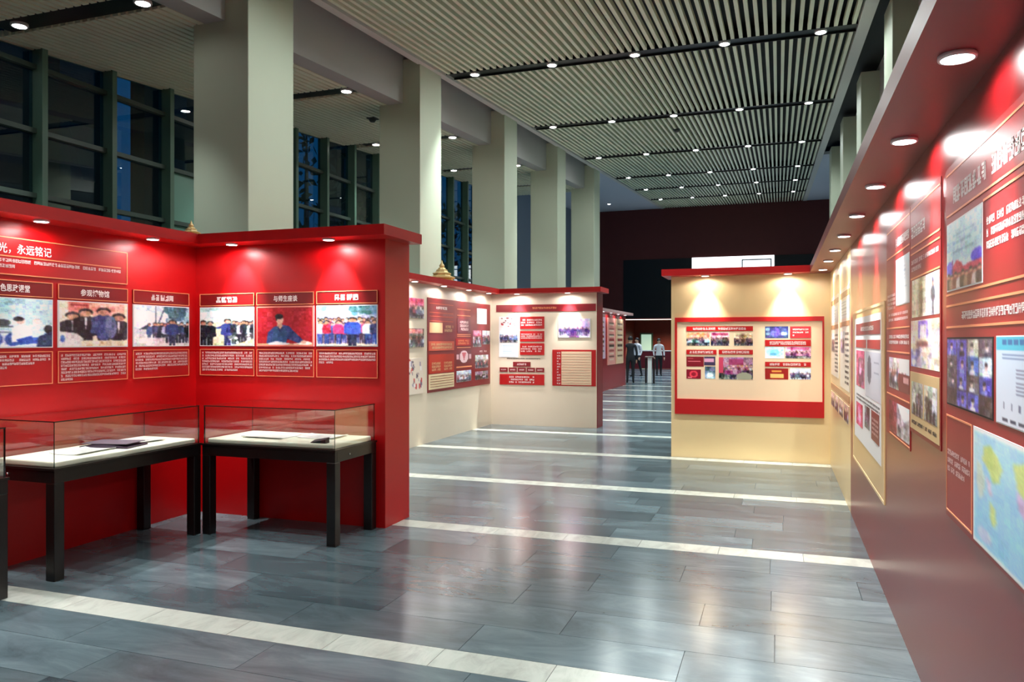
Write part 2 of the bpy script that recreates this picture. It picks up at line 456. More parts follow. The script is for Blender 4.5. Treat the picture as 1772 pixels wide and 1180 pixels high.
def pic_desk(n=96, m=70):
    p = Pic(n, m, (158, 14, 26), 5); p.poly([(.17, 1), (.2, .66), (.3, .52), (.46, .46), (.58, .5), (.68, .66), (.84, .88), (.8, .96), (.5, .8), (.52, 1)], (40, 56, 108)); p.poly([(.26, .98), (.3, .58), (.4, .5), (.5, .52), (.56, .7), (.52, 1)], (40, 72, 110))
    p.poly([(.37, .44), (.46, .44), (.47, .56), (.42, .62), (.36, .55)], (196, 150, 124)); p.ell(.415, .34, .062, .12, (216, 166, 138)); p.ell(.4, .25, .072, .07, (26, 22, 26)); p.rect(.34, .24, .36, .36, (26, 22, 26)); p.poly([(.36, .52), (.42, .66), (.5, .52), (.46, .5), (.42, .58), (.38, .5)], (28, 40, 80))
    p.rect(0, .94, 1, 1, (206, 170, 120)); p.poly([(.2, .94), (.34, .88), (.6, .94), (.5, .99), (.22, .99)], (236, 238, 240)); p.poly([(.66, .95), (.9, .88), (1, .93), (.9, .99)], (238, 224, 200)); p.ell(.83, .9, .05, .04, (214, 166, 138))
    return p.noise(.02)
def pic_rally(n=96, m=66):
    p = Pic(n, m, (200, 206, 226), 6); p.grad((110, 160, 196), (214, 196, 214), 0, .4); p.ell(.36, .14, .2, .22, (244, 214, 236), .85); p.blobs(14, .6, 0, 1, .25, .07, [(120, 160, 190), (90, 130, 170), (60, 110, 110)]); p.rect(0, .4, 1, .94, (180, 160, 190)); p.rect(0, .92, 1, 1, (236, 214, 190))
    cols = [(226, 214, 226), (206, 60, 90), (226, 226, 236), (190, 60, 110), (60, 80, 150), (214, 196, 214)]
    for row in range(2):
        for k in range(15): p.person(.02 + k * .07 + row * .03, .3 + row * .1 + .02 * math.sin(k * 2.3), .86 + row * .08, cols[(k * 5 + row) % 6], [(44, 60, 120), (60, 40, 60), (30, 34, 60)][k % 3], wide=1.2)
    for x, c in ((.06, (220, 216, 230)), (.17, (190, 40, 70)), (.37, (214, 50, 100)), (.85, (226, 230, 240)), (.96, (44, 50, 90))): p.person(x, .36, .96, c, (44, 70, 140), wide=1.35)
    p.person(.6, .3, 1.04, (56, 84, 176), (30, 34, 60), wide=2.1)
    return p.noise(.03)
def pic_crowd(n=40, m=28, seed=0, bg=(190, 190, 200), ban=None, cols=((30, 32, 40), (60, 62, 80), (120, 60, 60), (200, 200, 206)), fl=(150, 140, 130)):
    p = Pic(n, m, bg, seed); p.rect(0, .72, 1, 1, fl)
    if ban: p.rect(.08, .06, .92, .26, ban)
    rn = p.rnd
    for row in range(2):
        for k in range(8): p.person(.06 + k * .125 + row * .05, .36 + .12 * row + rn.uniform(-.03, .03), .92 + .08 * row, rn.choice(cols), rn.choice(((24, 24, 32), (40, 42, 56))), wide=1.5)
    return p.noise(.05)
def pic_doc(n=40, m=56, seed=0, bg=(226, 236, 238), ink=(120, 150, 156), lines=8, y0=.2, y1=.6):
    p = Pic(n, m, bg, seed)
    for i in range(lines):
        y = y0 + (y1 - y0) * i / lines; p.rect(.12, y, .12 + p.rnd.uniform(.4, .76), y + .35 * (y1 - y0) / lines, ink, .8)
    return p
def pic_poster(n=64, m=64):
    p = Pic(n, m, (196, 222, 224), 11); p.grad((206, 228, 230), (176, 206, 212), 0, .6)
    for i, y in enumerate((.2, .32, .44)): p.rect(.2, y, .8 - .08 * (i % 2), y + .025, (130, 170, 178))
    p.ell(.88, .62, .16, .09, (92, 70, 210)); p.ell(.1, .68, .12, .1, (110, 96, 200)); p.poly([(.14, .86), (.2, .66), (.32, .58), (.46, .64), (.5, .7), (1, .68), (1, .9), (.1, .92)], (196, 60, 80)); p.rect(.17, .56, .2, .84, (120, 50, 120))
    p.rect(0, .8, 1, 1, (176, 70, 70))
    for k in range(9): p.person(.06 + k * .11, .76 + .02 * (k % 2), 1.2, [(60, 46, 40), (150, 120, 96), (110, 50, 44), (206, 196, 186)][k % 4], (40, 30, 30), wide=1.6)
    return p.noise(.025)
def pic_videogrid(n=84, m=60):
    p = Pic(n, m, (44, 34, 40), 12)
    rn = p.rnd; Cs = [(70, 70, 176), (84, 80, 190), (60, 90, 170), (200, 196, 180), (96, 84, 90), (60, 110, 180), (190, 214, 214), (74, 66, 70)]
    cells = [(0, 0, 0), (1, 0, 1), (2, 0, 3), (3, 0, 4), (0, 1, 4), (1, 1, 1), (2, 1, 5), (3, 1, 6), (0, 2, 7), (1, 2, 1), (2, 2, 4), (3, 2, 0), (1, 3, 1), (2, 3, 0)]
    for i, j, c in cells:
        x, y = .01 + i * .248, .01 + j * .248; col = Cs[c]
        p.rect(x, y, x + .235, y + .235, col); p.rect(x, y, x + .08, y + .235, tuple(int(v * .8) for v in col), .7)
        px = x + .12 + rn.uniform(-.03, .03); p.ell(px, y + .12, .03, .055, (206, 180, 170)); p.poly([(px - .06, y + .235), (px - .05, y + .18), (px + .05, y + .18), (px + .06, y + .235)], rn.choice(((230, 230, 240), (40, 40, 60), (120, 130, 200))))
        p.ell(px, y + .085, .032, .03, (24, 20, 30))
    return p.noise(.04)
def pic_infoposter(n=60, m=50):
    p = Pic(n, m, (206, 222, 240), 13); p.grad((196, 220, 240), (222, 230, 244), 0, 1); p.rect(0, 0, 1, .16, (70, 190, 216))
    for k in range(9): p.rect(.1 + k * .085, .05, .16 + k * .085, .11, (40, 110, 170))
    for y in (.2, .24): p.rect(.1, y, .9, y + .018, (120, 150, 190))
    for k in range(7): p.rect(.3, .36 + k * .045, .3 + p.rnd.uniform(.2, .4), .378 + k * .045, (130, 140, 170))
    for k in range(7): p.rect(.12 + k * .11, .74, .14 + k * .11, .82, (110, 120, 150)); p.rect(.1 + k * .12, .92, .18 + k * .12, .96, (70, 76, 100))
    return p
def pic_map(n=96, m=68):
    p = Pic(n, m, (150, 200, 222), 14); p.grad((164, 206, 224), (140, 196, 222), 0, 1)
    def q(pts, c): p.poly([(x * .36, y) for x, y in pts], c)
    q([(.04, .1), (.2, .06), (.24, .2), (.16, .34), (.06, .4)], (176, 208, 212)); q([(.26, .14), (.4, .1), (.56, .16), (.66, .24), (.6, .36), (.46, .4), (.36, .3), (.24, .26)], (196, 210, 120)); q([(.1, .28), (.22, .3), (.3, .4), (.26, .56), (.16, .6), (.08, .46)], (190, 206, 186))
    q([(.3, .36), (.42, .4), (.46, .5), (.38, .52)], (206, 190, 206)); q([(.42, .56), (.52, .6), (.54, .7), (.47, .76), (.4, .68)], (196, 212, 130)); q([(.86, .16), (1.1, .1), (1.4, .12), (1.5, .3), (1.2, .4), (.95, .34)], (200, 210, 120)); q([(.92, .34), (1.2, .4), (1.1, .54), (.95, .46)], (206, 180, 206))
    q([(1.5, .2), (1.9, .16), (2.3, .3), (2.2, .5), (1.8, .56), (1.6, .4)], (226, 200, 160)); q([(2.0, .6), (2.4, .62), (2.5, .8), (2.1, .84)], (200, 210, 150))
    p.rect(0, 0, 1, .025, (236, 240, 240)); p.rect(0, .975, 1, 1, (226, 232, 240)); p.rect(0, 0, .012, 1, (226, 234, 236)); p.ell(.1, .88, .06, .06, (206, 206, 226), .8)
    return p.noise(.012)
def pic_bw(n=40, m=36, seed=0):
    p = Pic(n, m, (150, 148, 140), seed); p.grad((190, 188, 176), (110, 108, 100), 0, 1)
    for k in range(3): p.person(.25 + k * .25, .18 + .08 * (k % 2), 1.05, [(40, 40, 38), (206, 204, 196), (70, 68, 64)][(k + seed) % 3], (30, 30, 28), skin=(190, 186, 176), wide=1.5)
    return p.noise(.05)

# ================================================================== SETTING
# ---- floor: a grout bed, grey slabs laid in rows, white marble bands across the hall
floor = struct(box('floor', -11.6, 6.2, -4.0, 50.2, -0.06, -0.012, M_GROUT), 'grey marble slab floor crossed by white marble bands')
BANDS = [1.25, 3.63, 6.2, 8.42, 10.82, 13.12]
while BANDS[-1] < 45: BANDS.append(BANDS[-1] + 2.38)
BW = 0.23
XL_T, XR_T = -5.76, 1.1
def slab_mesh(name, w, d, m):
    mb = MB(); mb.box(0, w, 0, d, -0.02, 0.0)
    return mb.mesh(name, m)
tile_cache = {}
def slab(name, x0, x1, y0, y1, m):
    k = (name, round(x1 - x0, 3), round(y1 - y0, 3))
    if k not in tile_cache: tile_cache[k] = slab_mesh(name, x1 - x0 - 0.003, y1 - y0 - 0.003, m)
    o = bpy.data.objects.new(name, tile_cache[k]); link(o, floor); o.location = (x0, y0, 0)
    return o
far_grey, far_white = MB(), MB()
rnd = random.Random(5)
n_grey = n_white = 0
edges = [(-4.0, BANDS[0] - BW / 2)] + [(BANDS[i] + BW / 2, BANDS[i + 1] - BW / 2) for i in range(len(BANDS) - 1)] + [(BANDS[-1] + BW / 2, 50.2)]
for (ya, yb) in edges:
    nr = max(1, round((yb - ya) / 0.36)); dy = (yb - ya) / nr
    for r_ in range(nr):
        y0 = ya + r_ * dy
        x = -11.6 + 1.14 * rnd.random()
        xs = [-11.6]
        while x < 6.2:
            if x - xs[-1] > 0.2: xs.append(x)
            x += 1.14
        xs.append(6.2)
        for k in range(len(xs) - 1):
            a, b = xs[k], xs[k + 1]
            # in view: the walkway between the booths, out to where a slab is about ten pixels deep
            if 2.4 < y0 < 17.3 and b > -5.7 and a < 0.9 and not (y0 > 11.4 and a > -1.0) and n_grey < 298:
                slab('floor_slab', a, b, y0, y0 + dy, M_STONE); n_grey += 1
            else:
                far_grey.box(a, b - 0.003, y0, y0 + dy - 0.003, -0.02, 0.0)
for yb in BANDS:
    x = -11.6; 
    while x < 6.2:
        b = min(6.2, x + 0.62)
        if 2.4 < yb < 18.5 and b > -5.7 and x < 0.9:
            slab('marble_band_tile', x, b, yb - BW / 2, yb + BW / 2, M_MARBLE)
        else:
            far_white.box(x, b - 0.003, yb - BW / 2, yb + BW / 2 - 0.003, -0.02, 0.0)
        x += 0.62
o = far_grey.build('floor_slabs', M_STONE, floor); o['kind'] = 'stuff'
o = far_white.build('marble_band_tiles', M_MARBLE, floor); o['kind'] = 'stuff'

# ---- main ceiling: black void panel, cream slats along the hall, black light tracks, pale edge trims
CXL, CXR = -6.45, 1.30
def sloped(mb, x0, x1, y0, y1, zf, lo, hi, mi=0):
    mb.hexa([(x0, y0, zf(y0) + lo), (x1, y0, zf(y0) + lo), (x1, y1, zf(y1) + lo), (x0, y1, zf(y1) + lo),
             (x0, y0, zf(y0) + hi), (x1, y0, zf(y0) + hi), (x1, y1, zf(y1) + hi), (x0, y1, zf(y1) + hi)], mi)
    return mb
ceiling = struct(sloped(MB(), CXL - 0.5, CXR + 0.8, -4, 46, zc, 0.24, 0.30).build('ceiling', M_BLACK), 'slatted ceiling of cream strips with black gaps above the hall')
TRACKS = [3.1, 8.85, 14.62, 20.4, 26.12, 31.7, 36.15, 40.9]
segs = []
prev = -4.0
for t in TRACKS:
    segs.append((prev, t - 0.23)); prev = t + 0.23
segs.append((prev, 46.0))
NS = 54; SP = (CXR - CXL) / NS; SW = 0.062
stuff_slats = MB()
for (y0, y1) in segs:
    solo = 8.9 < y0 < 34
    if solo:
        me = sloped(MB(), 0, SW, y0, y1, zc, 0.0, 0.10).mesh('slat', M_SLAT)
        for k in range(NS):
            s_ = link(bpy.data.objects.new('slat', me), ceiling); s_.location = (CXL + SP * (k + .5) - SW / 2, 0, 0)
    else:
        for k in range(NS):
            x = CXL + SP * (k + .5) - SW / 2; sloped(stuff_slats, x, x + SW, y0, y1, zc, 0.0, 0.10)
o = stuff_slats.build('slats', M_SLAT, ceiling); o['kind'] = 'stuff'
for t in TRACKS:
    mb = MB(); sloped(mb, CXL, CXR, t - 0.21, t + 0.21, zc, 0.035, 0.2)
    sloped(mb, CXL, CXR, t - 0.215, t - 0.2, zc, 0.0, 0.1); sloped(mb, CXL, CXR, t + 0.2, t + 0.215, zc, 0.0, 0.1)
    mb.build('light_track', M_TRACK, ceiling)
sloped(MB(), CXL - 0.15, CXL, -4, 46, zc, -0.03, 0.24).build('edge_trim', M_CEILTRIM, ceiling)
sloped(MB(), CXR, CXR + 0.2, -4, 46, zc, -0.03, 0.24).build('edge_trim', M_CEILTRIM, ceiling)

ORD = ['first', 'second', 'third', 'fourth', 'fifth', 'sixth', 'seventh', 'eighth', 'ninth']
DL_RIM = MB().lathe([(0.085, 0.0), (0.105, 0.0), (0.11, 0.012), (0.105, 0.05), (0.085, 0.05), (0.085, 0.0)], 24, cap=False); DL_RIM.smooth = True
DL_RIM = DL_RIM.mesh('rim', M_RIM)
DL_LENS = MB().lathe([(0.084, 0.012), (0.084, 0.03)], 24).mesh('lens', M_LENS)
def ceiling_light(x, y, z, label, group, watts, col, size=R(66), spill=0.0):
    t = tag(empty('ceiling_downlight', (x, y, z)), label, 'downlight', group)
    link(bpy.data.objects.new('rim', DL_RIM), t)
    link(bpy.data.objects.new('lens', DL_LENS), t)
    lamp('downlight_beam', (0, 0, -0.03), watts, col, size, 1.0, 0.08, t)
    if spill: lamp('downlight_spill', (0, 0, -0.03), watts * spill, col, R(172), 0.5, 0.08, t)
LX = [-5.9, -4.25, -2.6, -0.94, 0.71]
vis = 0
for i, t in enumerate(TRACKS):
    inview = 10 < t
    for k, x in enumerate(LX):
        if not inview and k == 0: continue
        if inview:
            lab = 'round downlight, %s from the window side in the %s ceiling track counted from the front' % (ORD[k], ORD[i - 2])
        else:
            lab = 'round downlight above the picture edge, %s from the window side in the %s track overhead' % (ORD[k], 'hindmost' if i == 0 else 'next')
        ceiling_light(x, t, zc(t) - 0.012, lab, 'hall ceiling downlights' if inview else 'hall ceiling downlights overhead', P_HALL if t > 10 else P_HALL * (.5 if t > 5 else .25), C_HALL if t < 28 else C_COOL, spill=(.10 if t > 10 else .2) if k > 0 and t < 28 else 0)

# ---- columns
CW, CD = 0.89, 0.99
COLY = [3.3, 8.32, 13.40, 18.24, 23.16, 28.2]
CNAME = ['', 'front', 'second', 'third', 'fourth', 'fifth']
for i, y in enumerate(COLY):
    if i == 0: continue
    c = MB().hexa([(-6.55 - CW, y, 0), (-6.55, y, 0), (-6.55, y + CD, 0), (-6.55 - CW, y + CD, 0),
                   (-6.55 - CW, y, zc(y) + .1), (-6.55, y, zc(y) + .1), (-6.55, y + CD, zc(y + CD) + .1), (-6.55 - CW, y + CD, zc(y + CD) + .1)])
    struct(bevel(c.build('column', M_COLUMN), 0.012), 'pale square column, %s in the row by the windows' % CNAME[i])
for i, y in enumerate(COLY):
    if i == 0: continue
    c = MB().hexa([(1.70, y, 0), (1.70 + CW, y, 0), (1.70 + CW, y + CD, 0), (1.70, y + CD, 0),
                   (1.70, y, zc(y) + .1), (1.70 + CW, y, zc(y) + .1), (1.70 + CW, y + CD, zc(y + CD) + .1), (1.70, y + CD, zc(y + CD) + .1)])
    struct(bevel(c.build('column', M_COLUMN), 0.012), 'pale square column behind the long crimson booth, %s of its row' % CNAME[i])

# ---- beams and aisle ceilings
YB = 29.19
struct(sloped(MB(), -7.25, -6.92, -4, YB, zc, -0.753, 0.24).build('beam', M_BEAM), 'grey beam running between the columns by the windows')
struct(sloped(MB(), 2.07, 2.4, -4, YB, zc, -0.753, 0.24).build('beam', M_BEAM), 'grey beam above the columns behind the crimson booth')
AT = [2.7, 7.43, 12.15, 16.95, 21.8, 26.5]
ca = struct(sloped(MB(), -10.35, -7.25, -4, YB, za, 0.2, 0.26).build('ceiling', M_BLACK), 'lower slatted ceiling over the window aisle')
asegs = []; prev = -4.0
for t in AT: asegs.append((prev, t - .22)); prev = t + .22
asegs.append((prev, YB))
NA = 24; SPA = 3.1 / NA
stuff_a = MB()
for (y0, y1) in asegs:
    if 2 < y0 < 22:
        me = sloped(MB(), 0, 0.085, y0, y1, za, 0, 0.09).mesh('slat', M_SLAT)
        for k in range(NA):
            s_ = link(bpy.data.objects.new('slat', me), ca); s_.location = (-10.35 + SPA * (k + .5) - .0425, 0, 0)
    else:
        for k in range(NA):
            x = -10.35 + SPA * (k + .5) - .0425; sloped(stuff_a, x, x + .085, y0, y1, za, 0, .09)
o = stuff_a.build('slats', M_SLAT, ca); o['kind'] = 'stuff'
for i, t in enumerate(AT):
    mb = MB(); sloped(mb, -9.9, -6.98 - .27, t - .205, t + .205, za, 0.03, 0.18)
    mb.build('light_track', M_TRACK, ca)
    for k, x in enumerate((-9.5, -7.42)):
        if 5 < t < 23:
            lab = 'round downlight in the %s window aisle track, %s' % (ORD[i - 1], 'close to the glass' if k == 0 else 'close to the columns')
        else:
            lab = 'round downlight hidden in the window aisle %s, %s' % ('before the front column' if t < 5 else 'beyond the fourth column', 'close to the glass' if k == 0 else 'close to the columns')
        ceiling_light(x, t, za(t) - .012, lab, 'aisle ceiling downlights', P_AISLE, C_HALL)
struct(sloped(MB(), 2.4, 6.1, -4, YB, za, 0.0, 0.1).build('ceiling', M_PLAINCEIL), 'plain aisle ceiling behind the crimson booth')
# the end of the hall opens wide under a plain ceiling
struct(sloped(MB(), -11.5, CXL - .15, YB, 46, zc, -0.01, 0.1).build('ceiling', M_PLAINCEIL), 'plain pale ceiling over the hall end by the window side')
struct(sloped(MB(), CXR + .2, 6.1, YB, 46, zc, -0.01, 0.1).build('ceiling', M_PLAINCEIL), 'plain pale ceiling over the hall end beside the slats')
for t in (34.0, 41.5):
    for x in (-8.8, 3.2):
        ceiling_light(x, t, zc(t) - .04, 'round downlight in the plain pale ceiling, %s the far end' % ('nearer to' if t > 38 else 'further from') + (' by the windows' if x < 0 else ' behind the crimson booth'), 'far end downlights', P_END, C_COOL)

# ---- outer walls
struct(box('wall_back', -11.6, 6.2, -4.2, -4.0, 0, 6.4, M_GREYWALL))
struct(box('wall_right', 6.1, 6.3, -4.0, 46, 0, 10, M_GREYWALL))
wl = MB(); wl.box(-10.42, -10.18, -4.0, 26.6, 0, 2.6); wl.box(-10.42, -10.18, -4.0, 1.9, 2.6, 6.6)
wl.box(-10.42, -10.18, 25.5, 29.3, 2.6, 8.2); wl.box(-11.6, -10.42, 29.19, 29.3, 0, 8.6); wl.box(-11.6, -11.4, 29.3, 46, 0, 10)
struct(wl.build('wall_left', M_BLUEWALL), 'blue grey wall below and beside the tall windows')

# ---- tall windows: one per column bay, mullions, transoms and panes
WX = -10.28
MOD = 1.237
bays = [(2.10, 4), (7.048, 4), (11.996, 4), (16.944, 4), (21.892, 3)]
TRZ = [2.62, 3.75, 4.69, 5.62]
for wi, (ys, nm) in enumerate(bays):
    w_ = struct(empty('window_%d' % (wi + 1), (0, 0, 0)))
    for k in range(nm + 1):
        y = ys + k * MOD
        if k == nm and wi < len(bays) - 1: continue
        mb = MB(); zt = za(y) + .2
        mb.box(WX - .06, WX + .2, y - .045, y + .045, 2.6, zt)
        mb.build('mullion', M_MULL, w_)
    for k in range(nm):
        y0, y1 = ys + k * MOD + .045, ys + (k + 1) * MOD - .045
        zs = TRZ + [za((y0 + y1) / 2) + .2]
        for j in range(len(zs) - 1):
            if zs[j + 1] - zs[j] < 0.12: continue
            mb = MB(); mb.box(WX - .04, WX + .09, y0, y1, zs[j] - .035, zs[j] + .035); mb.build('transom', M_MULLD, w_)
            z0_, z1_ = zs[j] + .035, zs[j + 1] - (.035 if j + 2 < len(zs) else 0)
            frost = (wi == 1 and k == 3 and j < 2)
            mb = MB(); mb.box(WX - .006, WX + .006, y0, y1, z0_, z1_); mb.build('pane', M_FROST if frost else M_PANE, w_)

# ---- far end wall with the big screen and a lit recess below it
FY = 46.0
wf = MB()
wf.box(-11.6, 6.2, FY, FY + .3, 6.48, 10.2); wf.box(-11.6, -8.9, FY, FY + .3, 0, 6.48); wf.box(-8.9, 6.2, FY, FY + .3, 2.87, 6.48); wf.box(-3.2, 6.2, FY, FY + .3, 0, 2.87)
struct(wf.build('wall_far', M_FARRED), 'dark red wood wall closing the far end')
rc = MB(); rc.box(-8.9, -3.2, FY + 4.0, FY + 4.2, 0, 2.95); rc.box(-9.1, -8.9, FY + .3, FY + 4.2, 0, 2.95); rc.box(-3.2, -3.0, FY + .3, FY + 4.2, 0, 2.95); rc.box(-9.1, -3.0, FY + .3, FY + 4.2, 2.87, 2.97)
struct(rc.build('wall_recess', M_WOODRED), 'red wood recess under the far wall')
struct(box('trim_1', -8.9, -3.2, FY - .03, FY, 2.85, 2.885, emis('lit_soffit_edge', (1.0, .9, .75), 1.6)), 'thin lit strip along the recess head')
dr = struct(box('door_1', -8.55, -7.7, FY + 3.94, FY + 4.0, 0, 2.1, M_MULL), 'pale lit glass door at the back of the recess')
box('glass_panel', -8.45, -7.8, FY + 3.92, FY + 3.94, .1, 2.0, emis('lit_door_glass', srgb(170, 200, 180), .55), dr)
lamp('recess_beam', (-6.6, FY + 1.6, 2.82), 520, (1.0, .8, .55), R(150), 1.0, .1)

scr = tag(empty('wall_screen', (-3.0, FY - .05, 2.9)), 'huge dark wall screen at the far end with one bright white window', 'screen')
sw = Wall('F', FY)
def lp(o, parent): o.matrix_parent_inverse = Matrix.Translation(parent.location).inverted(); return o
lp(plate('bezel', sw, (-8.86, 3.6, 2.95, 6.46), 0.0, 0.06, M_NAVY, scr), scr)
lp(plate('lit_picture', sw, (-4.80, -0.22, 4.1, 6.47), 0.06, 0.08, emis('bright_screen', (.93, .97, 1.0), 1.35), scr), scr)
lp(border('inset_outline', sw, (-2.0, -.36, 5.1, 6.28), .07, .08, .09, mat('screen_grey', srgb(150, 160, 170), .5), scr), scr)

# ================================================================== EXHIBITION BOOTHS
SOF, TOPZ, OV, TH = 2.535, 2.625, 0.26, 0.46
RIMB = MB().lathe([(0.047, 0.0), (0.054, 0.0), (0.056, 0.006), (0.054, 0.02), (0.047, 0.02), (0.047, 0.0)], 20, cap=False); RIMB.smooth = True
RIMB = RIMB.mesh('rim', M_RIM)
LENSB = MB().lathe([(0.0465, 0.004), (0.0465, 0.018)], 20).mesh('lens', M_LENSB)
def booth_light(parent, x, y, watts=None, col=None, tilt=(0, 0, 0), spill=.1):
    o = link(bpy.data.objects.new('downlight', RIMB), parent); o.location = (x, y, SOF - .014)
    l = link(bpy.data.objects.new('lens', LENSB), o)
    w_ = watts or P_BOOTH; c_ = col or C_BOOTH
    lamp('booth_beam', (0, 0, -.012), w_ * 1.35, c_, R(66), 1.0, 0.03, o, tilt)      # the beam
    lamp('booth_spill', (0, 0, -.012), w_ * spill, c_, R(176), 0.3, 0.04, o)            # the spill around it

RX, RY, RE = -5.30, 5.96, -3.25
red = tag(empty('exhibition_booth'), 'bright red L-shaped exhibition booth with overhanging cornice behind the glass cases', 'exhibition booth')
box('side_panel', RX - TH, RX, 0.6, RY + TH, 0, SOF, M_RED, red)
box('front_panel', RX, RE, RY, RY + TH, 0, SOF, M_RED, red)
mb = MB(); mb.box(RX - TH - .05, RX + OV, .6, RY - OV, SOF, TOPZ); mb.build('cornice', M_CORN, red)
mb = MB(); mb.box(RX - TH - .05, RE + .13, RY - OV, RY + TH, SOF, TOPZ); mb.build('cornice', M_CORN, red)
for y in (2.1, 3.15, 4.2, 5.27): booth_light(red, RX + .15, y, P_BOOTH * 1.2, C_BOOTH, tilt=(0, R(-17), 0))
for x in (-4.75, -3.72): booth_light(red, x, RY - .16, P_BOOTH * 1.2, C_BOOTH, tilt=(R(17), 0, 0))

BX, BY, BE = -5.30, 14.0, -3.20
bg = tag(empty('exhibition_booth'), 'cream exhibition booth with red cornice standing behind the bright red booth', 'exhibition booth')
box('side_panel', BX - TH, BX, RY + TH, BY + TH, 0, SOF, M_BEIGE, bg)
box('front_panel', BX, BE, BY, BY + TH, 0, SOF, M_BEIGE, bg)
box('end_cap', BE, BE + .012, BY, BY + TH, 0, SOF, M_PLATERED, bg)
mb = MB(); mb.box(BX - TH - .05, BX + OV, RY + TH, BY - OV, SOF, TOPZ); mb.build('cornice', M_CORN, bg)
mb = MB(); mb.box(BX - TH - .05, BE + .13, BY - OV, BY + TH, SOF, TOPZ); mb.build('cornice', M_CORN, bg)
for y in (7.2, 8.26, 9.3, 10.36, 11.42, 12.48, 13.45): booth_light(bg, BX + .15, y, P_BOOTH * 1.25, C_BOOTH, (0, R(-9), 0))
for x in (-4.72, -3.72): booth_light(bg, x, BY - .16, P_BOOTH * 1.25, C_BOOTH, (R(9), 0, 0))

fb = tag(empty('exhibition_booth'), 'distant deep red booth wall with narrow pale boards near the standing people', 'exhibition booth')
box('side_panel', BX - TH, BX, BY + TH, 27.9, 0, SOF, M_RED2, fb)
mb = MB(); mb.box(BX - TH - .05, BX + OV, BY + TH, 28.05, SOF, TOPZ); mb.build('cornice', mat('lit_pink_cornice', srgb(206, 164, 164), .4), fb)  # pale pink stands for light on the cornice, set in its colour
for y in (16, 18.5, 21, 23.4, 24.6, 25.8, 27.0): booth_light(fb, BX + .15, y, P_BOOTH * .8, C_BOOTH, (0, R(-17), 0))

DY, DX0, DX1 = 10.95, -1.43, 0.65
db = tag(empty('exhibition_booth'), 'warm beige cross partition with red cornice and red-framed board', 'exhibition booth')
box('front_panel', DX0, DX1, DY, DY + TH, 0, SOF, M_BEIGEW, db)
mb = MB(); mb.box(DX0 - .1, DX1 - OV - .001, DY - OV, DY + TH, SOF, TOPZ); mb.build('cornice', M_CORN, db)
for x in (-.95, .12): booth_light(db, x, DY - .16, P_BOOTH * 1.2, C_WARM, (R(10), 0, 0))

WXR = 0.65
rb = tag(empty('exhibition_booth'), 'long glossy crimson booth wall receding beside the walkway with a spotlit cornice', 'exhibition booth')
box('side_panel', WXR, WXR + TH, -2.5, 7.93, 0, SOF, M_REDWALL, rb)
box('side_panel', WXR, WXR + TH, 7.93, DY + TH, 0, SOF, M_BEIGEW, rb)
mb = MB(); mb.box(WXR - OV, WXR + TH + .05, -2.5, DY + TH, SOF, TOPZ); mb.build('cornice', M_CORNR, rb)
for y in (-.5, .55, 1.6, 2.70, 3.76, 4.82, 5.92, 7.04, 8.12, 9.2, 10.3):
    booth_light(rb, WXR - .125, y, P_BOOTH * (1.8 if y < 7.9 else 1.3), C_BOOTH if y < 7.9 else C_WARM, (0, R(5), 0), .08)

# ================================================================== EXHIBITS ON THE WALLS
WL, WF, WBL, WBF, WD, WR = Wall('L', RX), Wall('F', RY), Wall('L', BX), Wall('F', BY), Wall('F', DY), Wall('R', WXR)

def exhibit(label, cat='exhibit panel', group=None, name='exhibit_panel'):
    return tag(empty(name), label, cat, group)

def red_unit(w, aL, aR, pic, text, label, seed, zh=(1.972, 2.088), zp=(1.59, 1.96), zcp=(1.312, 1.562), lines=8, fill=None, txt=None, lead=.74, warm=False):
    t = exhibit(label, group='photo panels inside the bright red booth')
    s = 1 if aR > aL else -1
    hp = plate('header_plate', w, (aL, aR, zh[0], zh[1]), 0, .008, M_PLATERED, t)
    border('header_border', w, (aL, aR, zh[0], zh[1]), .006, .008, .011, M_GOLDLINE, hp)
    W = aR - aL; m0 = (zh[0] + zh[1]) / 2
    if text: words('character', text, w, (aL + W * .3, aL + W * .72, m0 - .028, m0 + .03), .0095, M_INK, hp)
    else: glyph_lines('header_lettering', w, (aL + W * .3, aL + W * .7, m0 - .027, m0 + .027), 1, .0095, M_INK, hp, seed, gap=0, lead=.95)
    pb = plate('photo_backing', w, (aL, aR, zp[0], zp[1]), 0, .009, M_WHITE, t)
    pic_obj('photo', w, (aL + s * .008, aR - s * .008, zp[0] + .008, zp[1] - .008), .0105, pic, pb)
    if warm: border('photo_border', w, (aL, aR, zp[0], zp[1]), .014, .009, .012, mat('salmon_border', srgb(232, 132, 116), .4), pb)
    cp = plate('caption_plate', w, (aL, aR, zcp[0], zcp[1]), 0, .006, M_BOARDRED, t)
    border('caption_border', w, (aL, aR, zcp[0], zcp[1]), .0055, .006, .009, M_GOLDLINE, cp)
    zt = zcp[1] - .02; zb = zt - .027 * lines
    glyph_lines('caption_lettering', w, (aL + s * .025, aR - s * .02, zb, zt), lines, .0075, M_INKPINK, cp, seed + 50, fill, gap=.08, lead=.66)
    return t

